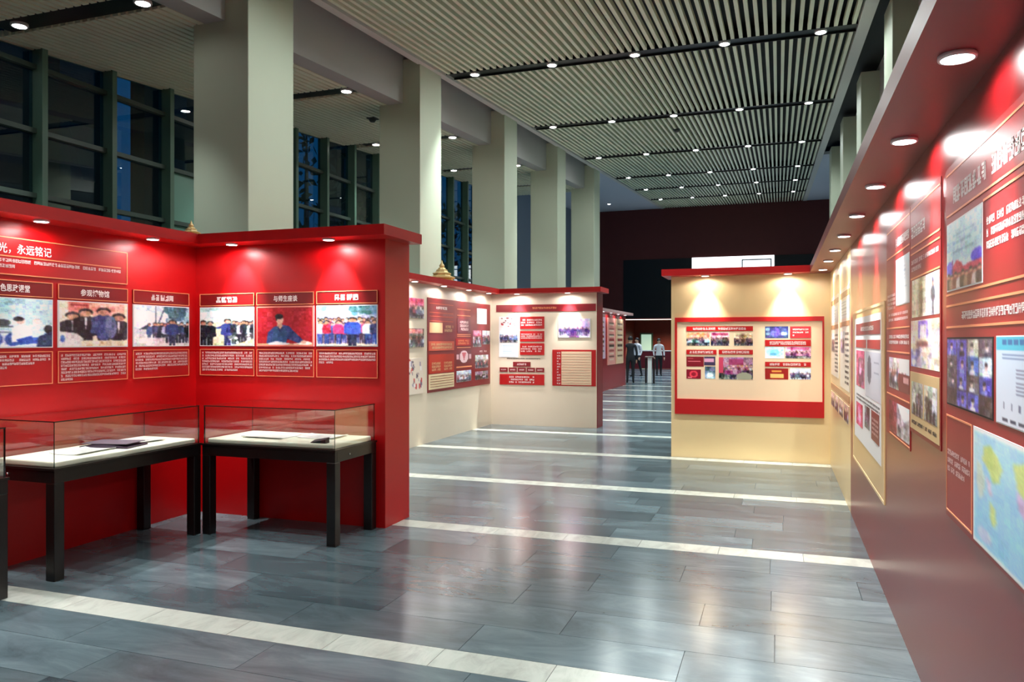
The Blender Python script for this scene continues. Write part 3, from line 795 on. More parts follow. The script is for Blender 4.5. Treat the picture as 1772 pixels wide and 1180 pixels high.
red_unit(WL, 3.74, 4.414, pic_classroom(), '红色思政课堂', 'photo panel of people seated in a pale blue classroom, end of the glass case row', 1, lines=4, fill=[1, 1, .8, .45])
red_unit(WL, 4.46, 5.134, pic_suits(), '参观博物馆', 'photo panel of men in dark suits behind a table under a warm backdrop', 2, fill=[1, 1, 1, 1, 1, 1, 1, .17])
red_unit(WL, 5.194, 5.861, pic_outdoor(), None, 'photo panel of a crowd outdoors below pale sky and trees, beside the booth corner', 3, lines=6, fill=[1, 1, 1, 1, 1, .4])
red_unit(WF, -5.245, -4.62, pic_hallvisit(), None, 'photo panel of people touring a greenish hall, first beyond the booth corner', 4, lines=7, fill=[1, 1, 1, 1, 1, 1, .72])
red_unit(WF, -4.593, -3.972, pic_desk(), '与师生座谈', 'photo panel of a person in blue jacket at a desk against red', 5, lines=7, fill=[1, 1, 1, 1, 1, 1, .75], warm=True)
red_unit(WF, -3.945, -3.322, pic_rally(), None, 'photo panel of a colourful standing crowd with one figure in blue in front', 6, lines=4, fill=[1, 1, 1, .25])

t = exhibit('wide red title board with white lettering and pale gold border above the photo panels', 'title board', name='title_board')
plate('board', WL, (2.5, 5.13, 2.125, 2.40), 0, .008, M_BOARDRED, t)
border('border', WL, (2.5, 5.13, 2.125, 2.40), .007, .008, .011, M_GOLDLINE, t)
words('character', '光，永远铭记', WL, (3.975, 4.405, 2.282, 2.358), .0095, M_INK, t, bold=.012)
plate('rule_line', WL, (2.6, 5.06, 2.257, 2.265), .008, .0105, M_GOLDLINE, t)
glyph_lines('body_lettering', WL, (2.62, 5.06, 2.168, 2.25), 2, .0095, M_INKPINK, t, 77, [1, .61], gap=.07, lead=.6)

# cream booth, side wall
for i, (z0, z1, pc, lab) in enumerate(((1.986, 2.295, pic_crowd(30, 22, 21, (226, 120, 140), (200, 60, 90)), 'small pink group photo on the cream side wall, top of three'),
                                     (1.535, 1.827, pic_crowd(30, 22, 22, (90, 96, 80), (226, 120, 110)), 'small dark group photo with pink banner on the cream side wall, middle of three'))):
    t = exhibit(lab, 'photo', 'small photos at the edge of the cream side wall', 'photo_print')
    plate('backing', WBL, (10.30, 10.96, z0, z1), 0, .01, M_WHITE, t); pic_obj('photo', WBL, (10.30, 10.96, z0, z1), .0115, pc, t)
p = Pic(28, 34, (228, 214, 198), 23); p.blobs(26, .1, .1, .9, .8, .05, [(120, 100, 120), (90, 80, 96), (200, 60, 60), (160, 150, 170), (240, 236, 236)], 1.6)
t = exhibit('pale poster with scattered marks on the cream side wall, lowest of three', 'poster', 'small photos at the edge of the cream side wall', 'poster')
plate('backing', WBL, (10.30, 10.93, .811, 1.367), 0, .01, M_WHITE, t); pic_obj('print', WBL, (10.30, 10.93, .811, 1.367), .0115, p, t)

t = exhibit('large maroon information board covering the cream side wall', 'information board', name='information_board')
A0, A1 = 11.10, 13.90; Z0, Z1 = .80, 2.33
plate('board', WBL, (A0, A1, Z0, Z1), 0, .012, M_MAROON, t)
def sub(u0, u1, v0, v1): return (A0 + (A1 - A0) * u0, A0 + (A1 - A0) * u1, Z1 - (Z1 - Z0) * v1, Z1 - (Z1 - Z0) * v0)
D1, D2 = .012, .0165
M_COPPER = mat('copper_red_print', srgb(206, 86, 60), .4); M_PEACH = mat('peach_print', srgb(236, 186, 140), .4); M_ORANGE = mat('orange_red_print', srgb(186, 40, 18), .4)
glyph_lines('title_lettering', WBL, sub(.11, .27, .08, .12), 1, .0135, M_INK, t, 31, gap=0)
for v in (.055, .15, .19, .24): plate('rule_line', WBL, sub(.02, .36, v, v + .007), D1, .0145, M_COPPER, t)
plate('chart_tile', WBL, sub(.02, .2, .26, .37), D1, D2, M_PEACH, t)
glyph_lines('chart_lettering', WBL, sub(.23, .36, .28, .36), 2, .0135, M_PEACH, t, 32)
plate('chart_band', WBL, sub(.01, .37, .46, .56), D1, D2, M_COPPER, t); glyph_lines('band_lettering', WBL, sub(.04, .34, .475, .545), 2, .0175, M_PEACH, t, 33)
plate('chart_band', WBL, sub(.01, .37, .60, .80), D1, D2, M_ORANGE, t)
for u in (.05, .22): glyph_lines('band_lettering', WBL, sub(u, u + .12, .68, .78), 3, .0175, M_PEACH, t, 34)
plate('table_print', WBL, sub(.01, .37, .81, .97), D1, D2, mat('cream_table_print', srgb(232, 212, 170), .4), t)
for k in range(5): plate('table_line', WBL, sub(.03, .36, .832 + k * .027, .837 + k * .027), D2, .018, M_MAROON, t)
for v in (.09, .16, .38, .40, .53): plate('rule_line', WBL, sub(.42, .64, v, v + .007), D1, .0145, M_GOLDLINE, t)
plate('diagram_box', WBL, sub(.42, .64, .20, .36), D1, D2, mat('plum_print', srgb(110, 26, 46), .4), t); glyph_lines('diagram_lettering', WBL, sub(.46, .6, .22, .34), 3, .0175, M_INKPINK, t, 35)
plate('diagram_box', WBL, sub(.40, .64, .43, .51), D1, D2, M_BOARDRED, t); glyph_lines('diagram_lettering', WBL, sub(.43, .61, .44, .50), 2, .0175, M_GOLDLINE, t, 36)
p = Pic(30, 24, (110, 26, 40), 37); p.ell(.5, .5, .28, .42, (236, 200, 206)); p.rect(.0, .35, .16, .65, (226, 180, 190)); p.rect(.84, .35, 1, .65, (226, 180, 190)); p.poly([(.35, .2), (.65, .2), (.5, .8)], (206, 96, 110))
pic_obj('emblem_print', WBL, sub(.41, .65, .56, .72), .0145, p, t)
plate('rule_line', WBL, sub(.41, .66, .75, .765), D1, .0145, M_GOLDLINE, t)
pic_obj('photo', WBL, sub(.41, .65, .80, .93), .0145, pic_crowd(34, 24, 38, (196, 206, 222)), t)
plate('white_card', WBL, sub(.75, .93, .06, .25), D1, D2, M_WHITE, t)
pic_obj('photo', WBL, sub(.68, .83, .33, .53), .0145, pic_crowd(28, 24, 39, (206, 90, 110), (226, 140, 150)), t)
pic_obj('photo', WBL, sub(.85, .99, .33, .50), .0145, pic_crowd(28, 24, 40, (214, 206, 216)), t)
glyph_lines('caption_lettering', WBL, sub(.8, .93, .57, .6), 1, .0135, M_INKPINK, t, 41)
pic_obj('photo', WBL, sub(.72, .96, .63, .79), .0145, pic_crowd(34, 24, 42, (196, 200, 190)), t)
pic_obj('photo', WBL, sub(.72, .96, .83, .93), .0145, pic_crowd(34, 18, 43, (150, 130, 140)), t)

# cream booth, front wall
t = exhibit('long dark red heading bar across the top of the cream front wall', 'heading bar', name='heading_bar')
plate('bar', WBF, (-5.197, -3.215, 2.191, 2.327), 0, .012, M_MAROON, t); glyph_lines('heading_lettering', WBF, (-4.46, -3.98, 2.235, 2.285), 1, .0135, M_GOLDLINE, t, 51, gap=0)
t = exhibit('red and white poster group with three red text blocks on the cream front wall', 'information board', name='information_board')
p = Pic(34, 22, (240, 230, 226), 52); p.blobs(22, .1, .1, .95, .9, .045, [(150, 50, 60), (190, 60, 70), (120, 40, 50)], 1.4)
plate('backing', WBF, (-5.14, -4.74, 1.31, 2.10), 0, .008, M_WHITE, t)
pic_obj('print', WBF, (-5.125, -4.756, 1.886, 2.089), .0095, p, t)
pic_obj('photo', WBF, (-5.125, -4.756, 1.594, 1.83), .0095, pic_crowd(36, 26, 53, (196, 210, 236), cols=((50, 60, 100), (70, 84, 120), (40, 46, 70))), t)
pic_obj('document_print', WBF, (-5.09, -4.79, 1.32, 1.56), .0095, pic_doc(24, 24, 54, (214, 228, 236), (180, 200, 214), 5, .1, .8), t)
for i, (z0, z1) in enumerate(((1.862, 2.096), (1.617, 1.817), (1.36, 1.583))):
    plate('text_block', WBF, (-4.709, -4.22, z0, z1), 0, .012, M_BOARDRED, t); glyph_lines('block_lettering', WBF, (-4.69, -4.26, z0 + .05, z1 - .04), 3, .0135, M_INKPINK, t, 55 + i, lead=.6)
glyph_lines('caption_lettering', WBF, (-4.98, -4.3, 1.275, 1.30), 1, .0015, M_INKDARK, t, 60)
t = exhibit('stacked red name plates above a wide red text band on the cream front wall', 'name board', name='name_board')
plate('name_plate', WBF, (-4.851, -4.498, 1.135, 1.225), 0, .012, M_MAROON, t); glyph_lines('plate_lettering', WBF, (-4.77, -4.58, 1.155, 1.205), 1, .0135, M_INKPINK, t, 61, gap=0)
for k in range(5):
    a = -5.125 + k * .1845; plate('name_plate', WBF, (a, a + .165, 1.031, 1.115), 0, .012, M_MAROON, t); glyph_lines('plate_lettering', WBF, (a + .03, a + .135, 1.055, 1.09), 1, .0135, M_INKPINK, t, 62 + k, gap=0)
plate('text_band', WBF, (-5.125, -4.22, .783, .986), 0, .012, M_BOARDRED, t); glyph_lines('band_lettering', WBF, (-4.93, -4.42, .81, .96), 3, .0135, M_INK, t, 68, lead=.6)
t = exhibit('violet stage photo hung alone on the cream front wall', 'photo', name='photo_print')
p = Pic(48, 30, (206, 180, 226), 70); p.grad((226, 206, 236), (180, 150, 206), 0, .5); p.ell(.5, .2, .3, .3, (232, 160, 230), .8); p.rect(0, .75, 1, 1, (214, 206, 226)); p.poly([(.42, .7), (.58, .7), (.68, 1), (.32, 1)], (110, 60, 110))
for k in range(14): p.person(.06 + k * .068, .44 + .05 * (k % 2), .9, [(40, 30, 80), (70, 40, 100), (60, 50, 90)][k % 3], (36, 28, 60), wide=1.4)
plate('backing', WBF, (-3.94, -3.32, 1.69, 2.05), 0, .01, M_WHITE, t); pic_obj('photo', WBF, (-3.934, -3.329, 1.696, 2.045), .0115, p.noise(.04), t)
t = exhibit('ruled timetable board with red side columns low on the cream front wall', 'table board', name='table_board')
plate('board', WBF, (-4.06, -3.215, .781, 1.463), 0, .01, M_BOARDRED, t); plate('table_field', WBF, (-3.88, -3.30, .80, 1.43), .01, .013, M_PINKBEIGE, t)
for k in range(12): plate('table_line', WBF, (-3.87, -3.32, .83 + k * .05, .837 + k * .05), .013, .0145, mat('rose_line', srgb(206, 150, 130), .5), t)
glyph_lines('row_lettering', WBF, (-3.97, -3.90, .80, 1.43), 12, .0115, M_INKPINK, t, 71, lead=.5)

# distant deep red booth boards
WT = Wall('L', BX)
for i, (a0, a1, bc, lab) in enumerate(((23.2, 24.35, (226, 190, 214), 'violet-white narrow board'), (24.7, 25.95, (226, 150, 140), 'salmon narrow board'), (26.1, 27.4, (232, 196, 160), 'cream narrow board'))):
    t = exhibit(lab + ' on the distant deep red booth wall', 'information board', 'narrow boards on the distant deep red booth', 'information_board')
    z0 = 1.05 if i == 0 else .82
    plate('board', WT, (a0, a1, z0, 2.38), 0, .02, mat('far_board_%d' % i, srgb(*bc), .5), t)
    p = Pic(16, 30, bc, 80 + i)
    for k in range(7): p.rect(.1, .06 + k * .13, .9, .1 + k * .13, (150, 60, 60) if k % 2 else (90, 70, 60)); p.rect(.2, .11 + k * .13, .8, .15 + k * .13, (236, 210, 190))
    pic_obj('print', WT, (a0 + .1, a1 - .1, z0 + .08, 2.3), .0215, p, t)

# ---- beige cross partition board
t = exhibit('wide pale board in a red frame with a thick red band along its foot', 'framed board', name='framed_board')
F0, F1, G0, G1 = -1.377, .573, .612, 1.962
plate('panel', WD, (F0 + .03, F1 - .02, .825, G1 - .06), 0, .012, M_PINKBEIGE, t)
plate('frame_rail', WD, (F0, F1, G1 - .06, G1), 0, .03, M_BOARDRED, t); plate('foot_band', WD, (F0, F1, G0, .825), 0, .03, M_BOARDRED, t)
plate('frame_rail', WD, (F0, F0 + .03, .825, G1 - .06), 0, .03, M_BOARDRED, t); plate('frame_rail', WD, (F1 - .022, F1, .825, G1 - .06), 0, .03, M_BOARDRED, t)
d_ = .0135
def bar(r, seed, n=1, two=None):
    hb = plate('heading_bar', WD, r, .012, .017, M_BOARDRED, t)
    W = r[1] - r[0]; H = r[3] - r[2]
    glyph_lines('heading_lettering', WD, (r[0] + W * .1, r[1] - W * .1, r[2] + H * .22, r[3] - H * .22), n, .0185, M_INKPINK, hb, seed, gap=.05, lead=.9)
bar((-1.218, -.328, 1.772, 1.837), 90); bar((-1.218, -.81, 1.447, 1.512), 91); bar((-.779, -.328, 1.45, 1.514), 92); bar((-.171, .408, 1.564, 1.65), 93, 2); bar((-.171, .408, 1.289, 1.352), 94)
pic_obj('photo', WD, (-1.218, -.903, 1.569, 1.755), d_, pic_crowd(36, 24, 101, (226, 150, 120), (236, 120, 84), cols=((60, 70, 80), (150, 180, 184), (40, 40, 50))), t)
pic_obj('photo', WD, (-.887, -.64, 1.57, 1.754), d_, pic_crowd(30, 24, 102, (206, 170, 180), (140, 40, 80), cols=((40, 34, 40), (70, 60, 60))), t)
pic_obj('photo', WD, (-.578, -.328, 1.57, 1.737), d_, pic_crowd(30, 24, 103, (196, 176, 140), (150, 120, 90), cols=((50, 40, 40), (90, 70, 60))), t)
p = Pic(30, 18, (120, 14, 30), 104); p.rect(.1, .45, .8, .52, (226, 120, 130)); p.rect(.1, .15, .4, .22, (200, 80, 90)); pic_obj('print', WD, (-1.218, -.981, 1.277, 1.415), d_, p, t)
p = Pic(20, 18, (60, 50, 80), 105); p.rect(.05, .2, .85, .6, (206, 150, 180)); pic_obj('print', WD, (-.977, -.825, 1.296, 1.416), d_, p, t)
p = Pic(26, 18, (130, 10, 36), 106); p.ell(.5, .5, .28, .36, (226, 60, 80)); p.ell(.5, .5, .16, .2, (150, 16, 40)); p.rect(.1, .8, .4, .88, (226, 120, 130)); pic_obj('print', WD, (-1.218, -1.02, 1.106, 1.236), d_, p, t)
p = Pic(20, 24, (70, 100, 130), 107); p.grad((40, 56, 80), (130, 160, 176), 0, 1); p.ell(.5, .7, .3, .2, (190, 206, 210)); pic_obj('photo', WD, (-.966, -.825, 1.111, 1.28), d_, p.noise(.05), t)
p = pic_crowd(50, 34, 108, (150, 110, 130), None, cols=((120, 40, 80), (60, 40, 50), (150, 120, 130), (40, 34, 34))); p.rect(.3, .1, .72, .36, (150, 30, 80), .7); p.rect(0, 0, .14, .7, (190, 60, 90)); p.ell(.74, .86, .22, .18, (150, 150, 130)); pic_obj('photo', WD, (-.779, -.328, 1.106, 1.41), d_, p, t)
p = Pic(40, 22, (50, 60, 110), 109); p.ell(.45, .5, .2, .4, (90, 80, 160)); p.rect(.06, .15, .2, .35, (120, 150, 180)); p.rect(.06, .55, .2, .75, (120, 150, 180)); p.rect(.7, .5, .92, .75, (180, 190, 210)); pic_obj('photo', WD, (-.171, .125, 1.674, 1.831), d_, p.noise(.04), t)
plate('text_block', WD, (.147, .408, 1.673, 1.829), .012, .017, mat('rose_red_print', srgb(190, 40, 50), .4), t); glyph_lines('block_lettering', WD, (.18, .38, 1.69, 1.81), 3, .0185, M_INK, t, 110, [1, 1, .4], lead=.5)
p = Pic(34, 22, (206, 222, 236), 111); p.ell(.5, .5, .42, .42, (170, 214, 236)); p.ell(.5, .5, .25, .25, (120, 190, 226)); pic_obj('photo', WD, (-.171, .074, 1.399, 1.556), d_, p.noise(.04), t)
p = pic_crowd(40, 22, 112, (226, 170, 190), (206, 90, 130), cols=((90, 40, 80), (226, 150, 180), (120, 60, 90))); pic_obj('photo', WD, (.088, .408, 1.401, 1.557), d_, p, t)
p = Pic(34, 20, (150, 20, 14), 113); p.rect(.25, .5, .78, .85, (236, 190, 110)); p.rect(.28, .2, .7, .36, (226, 150, 70)); pic_obj('print', WD, (-.171, .125, 1.116, 1.265), d_, p, t)
pic_obj('photo', WD, (.147, .408, 1.121, 1.269), d_, pic_crowd(34, 20, 114, (190, 200, 226), cols=((60, 60, 90), (226, 226, 236), (90, 90, 120)), fl=(206, 206, 226)), t)

# ---- long crimson wall: boards from the camera outward (a decreases to the viewer's right)
GL = .0105
def rule(w, aL, aR, z, t, h=.008, d0=.01, m=None): plate('rule_line', w, (aL, aR, z - h / 2, z + h / 2), d0, d0 + .003, m or M_GOLDLINE, t)
t = exhibit('crimson board with a landscape poster, a video-call picture and a pale blue map', 'information board', 'boards along the crimson wall', 'information_board')
plate('board', WR, (3.53, .9, .94, 2.34), 0, .008, M_TEXTBACK, t)
GD = .0095
rule(WR, 3.52, .95, 2.31, t, d0=.008); rule(WR, 3.52, .95, 2.145, t, d0=.008); rule(WR, 2.93, .95, 2.115, t, d0=.008)
glyph_lines('title_lettering', WR, (3.40, 1.75, 2.18, 2.245), 1, GD, M_INK, t, 121, gap=.06, lead=.95)
plate('poster_backing', WR, (3.508, 2.937, 1.842, 2.112), .008, .011, M_WHITE, t); pic_obj('poster', WR, (3.50, 2.945, 1.848, 2.106), .0125, pic_poster(), t)
glyph_lines('body_lettering', WR, (2.89, 1.6, 1.90, 2.06), 4, GD, M_INK, t, 122, [1, 1, .55, 0], lead=.62)
for z in (1.829, 1.785, 1.70): rule(WR, 3.52, .95, z, t, d0=.008)
glyph_lines('line_lettering', WR, (3.31, 2.0, 1.725, 1.757), 1, GD, M_INK, t, 123, lead=.9)
plate('photo_backing', WR, (3.508, 2.80, 1.392, 1.66), .008, .011, M_BLACK, t); pic_obj('photo', WR, (3.50, 2.808, 1.398, 1.654), .0125, pic_videogrid(), t)
plate('poster_backing', WR, (2.766, 2.05, 1.392, 1.663), .008, .011, M_WHITE, t); pic_obj('poster', WR, (2.76, 2.056, 1.396, 1.659), .0125, pic_infoposter(), t)
border('text_box', WR, (3.52, 3.09, .962, 1.35), .007, .008, .011, M_GOLDLINE, t)
glyph_lines('box_lettering', WR, (3.50, 3.12, 1.12, 1.22), 3, GD, M_INKPINK, t, 124, [1, 1, .8], lead=.6)
plate('map_backing', WR, (3.064, 1.5, .954, 1.35), .008, .011, M_WHITE, t); pic_obj('map_print', WR, (3.058, 1.506, .958, 1.346), .0125, pic_map(), t)

t = exhibit('crimson board with three stacked photos, the lowest on a beige card', 'information board', 'boards along the crimson wall', 'information_board')
plate('board', WR, (4.425, 3.64, 1.18, 2.34), 0, .008, M_TEXTBACK, t)
glyph_lines('title_lettering', WR, (4.40, 4.0, 2.165, 2.225), 1, GD, M_INK, t, 131, gap=0, lead=.95)
for z in (2.31, 2.12, 2.085, 1.96): rule(WR, 4.41, 3.65, z, t, d0=.008)
glyph_lines('body_lettering', WR, (4.39, 3.68, 1.99, 2.06), 2, GD, M_INKPINK, t, 132, [1, .4], lead=.6)
p = Pic(48, 30, (196, 186, 160), 133); p.rect(.1, 0, .22, 1, (226, 216, 180)); p.rect(.3, 0, .42, 1, (160, 150, 110)); p.rect(.55, 0, .95, 1, (222, 222, 230)); p.rect(.74, .1, .8, .9, (80, 80, 90)); p.person(.38, .2, 1, (120, 110, 84), (70, 60, 50)); p.person(.78, .2, 1, (60, 60, 80), (40, 40, 60))
pic_obj('photo', WR, (4.37, 3.66, 1.762, 1.95), GD, p.noise(.04), t)
p = Pic(48, 36, (226, 208, 176), 134); p.rect(.3, .02, .62, .4, (110, 80, 180)); p.rect(.35, .1, .58, .4, (236, 226, 226)); p.rect(.22, .45, .62, .56, (110, 70, 60)); p.rect(0, .6, .3, 1, (110, 110, 170)); p.blobs(18, .1, .6, .9, .95, .07, [(226, 226, 236), (90, 90, 150), (180, 170, 180)]); p.rect(.62, .2, 1, .6, (206, 196, 190))
pic_obj('photo', WR, (4.40, 3.66, 1.515, 1.746), GD, p.noise(.04), t)
plate('photo_card', WR, (4.42, 3.66, 1.20, 1.488), .008, .012, mat('ochre_card', srgb(206, 176, 124), .45), t)
pic_obj('photo', WR, (4.37, 4.05, 1.275, 1.44), .0135, pic_bw(28, 26, 1), t); pic_obj('photo', WR, (4.02, 3.70, 1.275, 1.44), .0135, pic_bw(28, 26, 2), t)
glyph_lines('card_lettering', WR, (4.37, 3.7, 1.225, 1.25), 1, .0135, M_INKDARK, t, 135)

t = exhibit('crimson board with a white document above two wide photos', 'information board', 'boards along the crimson wall', 'information_board')
plate('board', WR, (5.35, 4.435, 1.07, 2.34), 0, .008, M_TEXTBACK, t)
glyph_lines('title_lettering', WR, (4.95, 4.46, 2.185, 2.235), 1, GD, M_INK, t, 141, gap=0, lead=.95)
rule(WR, 5.33, 4.45, 2.31, t, d0=.008); rule(WR, 5.33, 4.45, 2.15, t, d0=.008)
plate('document_backing', WR, (4.93, 4.45, 1.845, 2.11), .008, .011, M_WHITE, t); pic_obj('document_print', WR, (4.925, 4.455, 1.85, 2.105), .0125, pic_doc(30, 40, 142, (222, 232, 238), (170, 190, 206), 7, .2, .8), t)
glyph_lines('side_lettering', WR, (5.3, 4.97, 1.83, 1.93), 4, GD, M_INKPINK, t, 143, lead=.6)
glyph_lines('body_lettering', WR, (5.25, 4.5, 1.755, 1.815), 2, GD, M_INKPINK, t, 147, lead=.5)
rule(WR, 5.33, 4.45, 1.72, t, d0=.008); rule(WR, 5.33, 4.45, 1.58, t, d0=.008)
glyph_lines('line_lettering', WR, (5.23, 4.47, 1.62, 1.685), 2, GD, M_INK, t, 144, lead=.6)
p = pic_crowd(44, 24, 145, (214, 196, 190), None); p.rect(.5, .45, 1, 1, (110, 20, 30)); p.rect(.72, .55, .95, .7, (206, 150, 150)); p.rect(.52, 0, 1, .4, (222, 222, 220))
pic_obj('photo', WR, (5.226, 4.455, 1.362, 1.545), GD, p, t)
rule(WR, 5.33, 4.45, 1.32, t, d0=.008)
p = Pic(44, 26, (150, 140, 140), 146); p.rect(0, 0, .42, 1, (120, 24, 40)); p.poly([(.45, 0), (1, 0), (1, .3), (.7, .5)], (236, 236, 240)); p.blobs(16, .45, .4, 1, 1, .07, [(50, 46, 50), (190, 180, 180), (90, 80, 84)])
pic_obj('photo', WR, (5.226, 4.455, 1.10, 1.285), GD, p.noise(.04), t)
rule(WR, 5.2, 4.45, 1.085, t, h=.006, d0=.008)

t = exhibit('tall beige board with a white poster set into the crimson wall near its far end', 'information board', 'boards along the crimson wall', 'information_board')
plate('board', WR, (7.60, 5.44, .585, 1.90), 0, .014, mat('tan_board', srgb(214, 180, 126), .35), t)
border('board_edge', WR, (7.60, 5.44, .585, 1.90), .02, .014, .02, mat('tan_edge', srgb(236, 206, 156), .35), t)
plate('poster_backing', WR, (7.43, 5.59, .81, 1.834), .014, .018, M_WHITE, t)
plate('heading_bar', WR, (7.30, 5.62, 1.69, 1.785), .018, .021, M_MAROON, t); glyph_lines('heading_lettering', WR, (6.9, 6.0, 1.715, 1.76), 1, .0225, M_INK, t, 151, gap=0)
plate('sub_bar', WR, (7.30, 6.5, 1.585, 1.65), .018, .021, M_BOARDRED, t); plate('sub_bar', WR, (6.42, 5.62, 1.585, 1.65), .018, .021, M_BOARDRED, t)
p = Pic(30, 34, (190, 60, 100), 152); p.rect(.3, .2, .9, .9, (120, 40, 80)); p.person(.5, .2, 1, (226, 150, 170), (90, 30, 60)); pic_obj('photo', WR, (7.28, 6.62, 1.26, 1.56), .0195, p.noise(.05), t)
p = Pic(30, 34, (206, 212, 226), 153); p.ell(.3, .4, .14, .3, (90, 100, 120)); p.rect(.6, .2, .9, .24, (150, 160, 180)); p.rect(.6, .4, .9, .44, (150, 160, 180)); pic_obj('diagram_print', WR, (6.55, 5.62, 1.22, 1.56), .0195, p, t)
glyph_lines('body_lettering', WR, (7.28, 5.65, 1.14, 1.2), 2, .0195, M_INKDARK, t, 154, lead=.5)
p = Pic(26, 24, (196, 50, 90), 155); p.rect(.2, .2, .8, .8, (226, 110, 140)); pic_obj('photo', WR, (7.28, 6.75, .93, 1.12), .0195, p.noise(.05), t)
p = Pic(20, 24, (70, 66, 80), 156); pic_obj('photo', WR, (6.6, 6.25, .97, 1.14), .0195, p.noise(.08), t)
plate('text_block', WR, (6.15, 5.68, .93, 1.14), .018, .021, M_MAROON, t); glyph_lines('block_lettering', WR, (6.1, 5.73, .97, 1.1), 4, .0225, M_INKPINK, t, 157, lead=.5)

E1 = mat('ochre_bar', srgb(176, 130, 90), .4)
for i, (a0, a1, z0, z1, lab) in enumerate(((10.7, 9.45, 1.21, 2.18, 'white poster on the beige wall end by the cross partition'), (9.2, 8.02, 1.14, 2.19, 'white poster on the beige wall end next to the crimson film'))):
    t = exhibit(lab, 'poster', 'posters on the beige wall end', 'poster')
    plate('board', WR, (a0, a1, z0, z1), 0, .01, mat('ivory_board', srgb(232, 222, 206), .35), t)
    plate('heading_bar', WR, (a0, a1, z1 - .10, z1 - .04), .01, .013, E1, t)
    plate('heading_bar', WR, (a0, a1, z1 - .40, z1 - .35), .01, .013, E1, t)
    pic_obj('photo', WR, (a0 - .1, (a0 + a1) / 2, z1 - .68, z1 - .45), .0115, pic_crowd(24, 20, 160 + i, (206, 200, 200)), t)
    pic_obj('photo', WR, (a0 - .1, a1 + .1, z1 - .32, z1 - .13), .0115, pic_doc(24, 20, 162 + i, (214, 226, 230), (150, 170, 180), 5, .1, .9), t)
    glyph_lines('body_lettering', WR, ((a0 + a1) / 2 - .05, a1 + .08, z0 + .05, z1 - .45), 10, .0115, M_INKDARK, t, 164 + i, lead=.45)
t = exhibit('row of small photos under a brown bar low on the beige wall end', 'photo strip', name='photo_strip')
plate('heading_bar', WR, (10.75, 8.05, 1.03, 1.10), 0, .01, E1, t)
for k in range(4):
    a = 10.7 - k * .67; plate('photo_backing', WR, (a, a - .58, .81, 1.0), 0, .01, M_PINKBEIGE, t); pic_obj('photo', WR, (a - .02, a - .56, .82, .99), .0115, pic_crowd(22, 18, 170 + k, (206, 160, 150)), t)

# ================================================================== GLASS DISPLAY CASES
def display_case(cx, cy, L, W, axis, label, lock_side):
    """local x runs along the length; axis 'x' or 'y' is the world direction of the length"""
    t = tag(empty('display_case', (cx, cy, 0)), label, 'display case', 'black-legged glass display cases')
    if axis == 'y': t.rotation_euler = (0, 0, R(90))
    lx, ly, lw = L / 2, W / 2, .08
    for sx in (-1, 1):
        for sy in (-1, 1):
            x0 = sx * lx; x1 = sx * (lx - lw); y0 = sy * ly; y1 = sy * (ly - lw)
            bevel(box('leg', x0, x1, y0, y1, 0, .67, M_CASE, t), .005)
    mb = MB()
    for sy in (-1, 1): bevel(box('apron_rail', -lx, lx, sy * ly, sy * (ly - .03), .67, .755, M_CASE, t), .003)
    for sx in (-1, 1): bevel(box('apron_rail', sx * lx, sx * (lx - .03), -ly + .03, ly - .03, .67, .755, M_CASE, t), .003)
    box('base_board', -lx - .006, lx + .006, -ly - .006, ly + .006, .755, .772, M_CASE, t)
    bevel(box('deck', -lx + .03, lx - .03, -ly + .03, ly - .03, .772, .812, M_DECK, t), .012, 3)
    g, z0, z1 = .008, .772, 1.085
    def pane(name, x0, x1, y0, y1, za_, zb_, thin):
        mb = MB(); mb.box(x0, x1, y0, y1, za_, zb_)
        for i, f in enumerate(mb.f):
            n = {0: 2, 1: 2, 2: 1, 3: 0, 4: 1, 5: 0}[i]
            mb.mi[i] = 0 if n == thin else 1
        return mb.build(name, [M_VITRINE, M_GEDGE], t)
    for sy in (-1, 1): pane('glass_pane', -lx + .01, lx - .01, sy * (ly - .01), sy * (ly - .01 - g), z0, z1, 1)
    for sx in (-1, 1): pane('glass_pane', sx * (lx - .01), sx * (lx - .01 - g), -ly + .01 + g, ly - .01 - g, z0, z1, 0)
    pane('glass_top', -lx + .008, lx - .008, -ly + .008, ly - .008, z1, z1 + g, 2)
    lk = MB().lathe([(.009, 0), (.009, .008), (.006, .012)], 14)
    lo = lk.build('lock', M_STEEL, t); lo.location = (lock_side * (lx + 0.0), -0.12 * lock_side, .715); lo.rotation_euler = (0, R(90) * lock_side, 0)
    return t
case2 = display_case(-3.975, 5.605, 1.30, .66, 'x', 'square-ended glass display case on black legs before the front red panel', 1)
case1 = display_case(-4.96, 4.59, 1.40, .62, 'y', 'long glass display case on black legs along the red side panel', -1)
case3 = display_case(-4.96, 2.85, 1.42, .62, 'y', 'glass display case cut off by the picture edge', 1)
DZ = .812
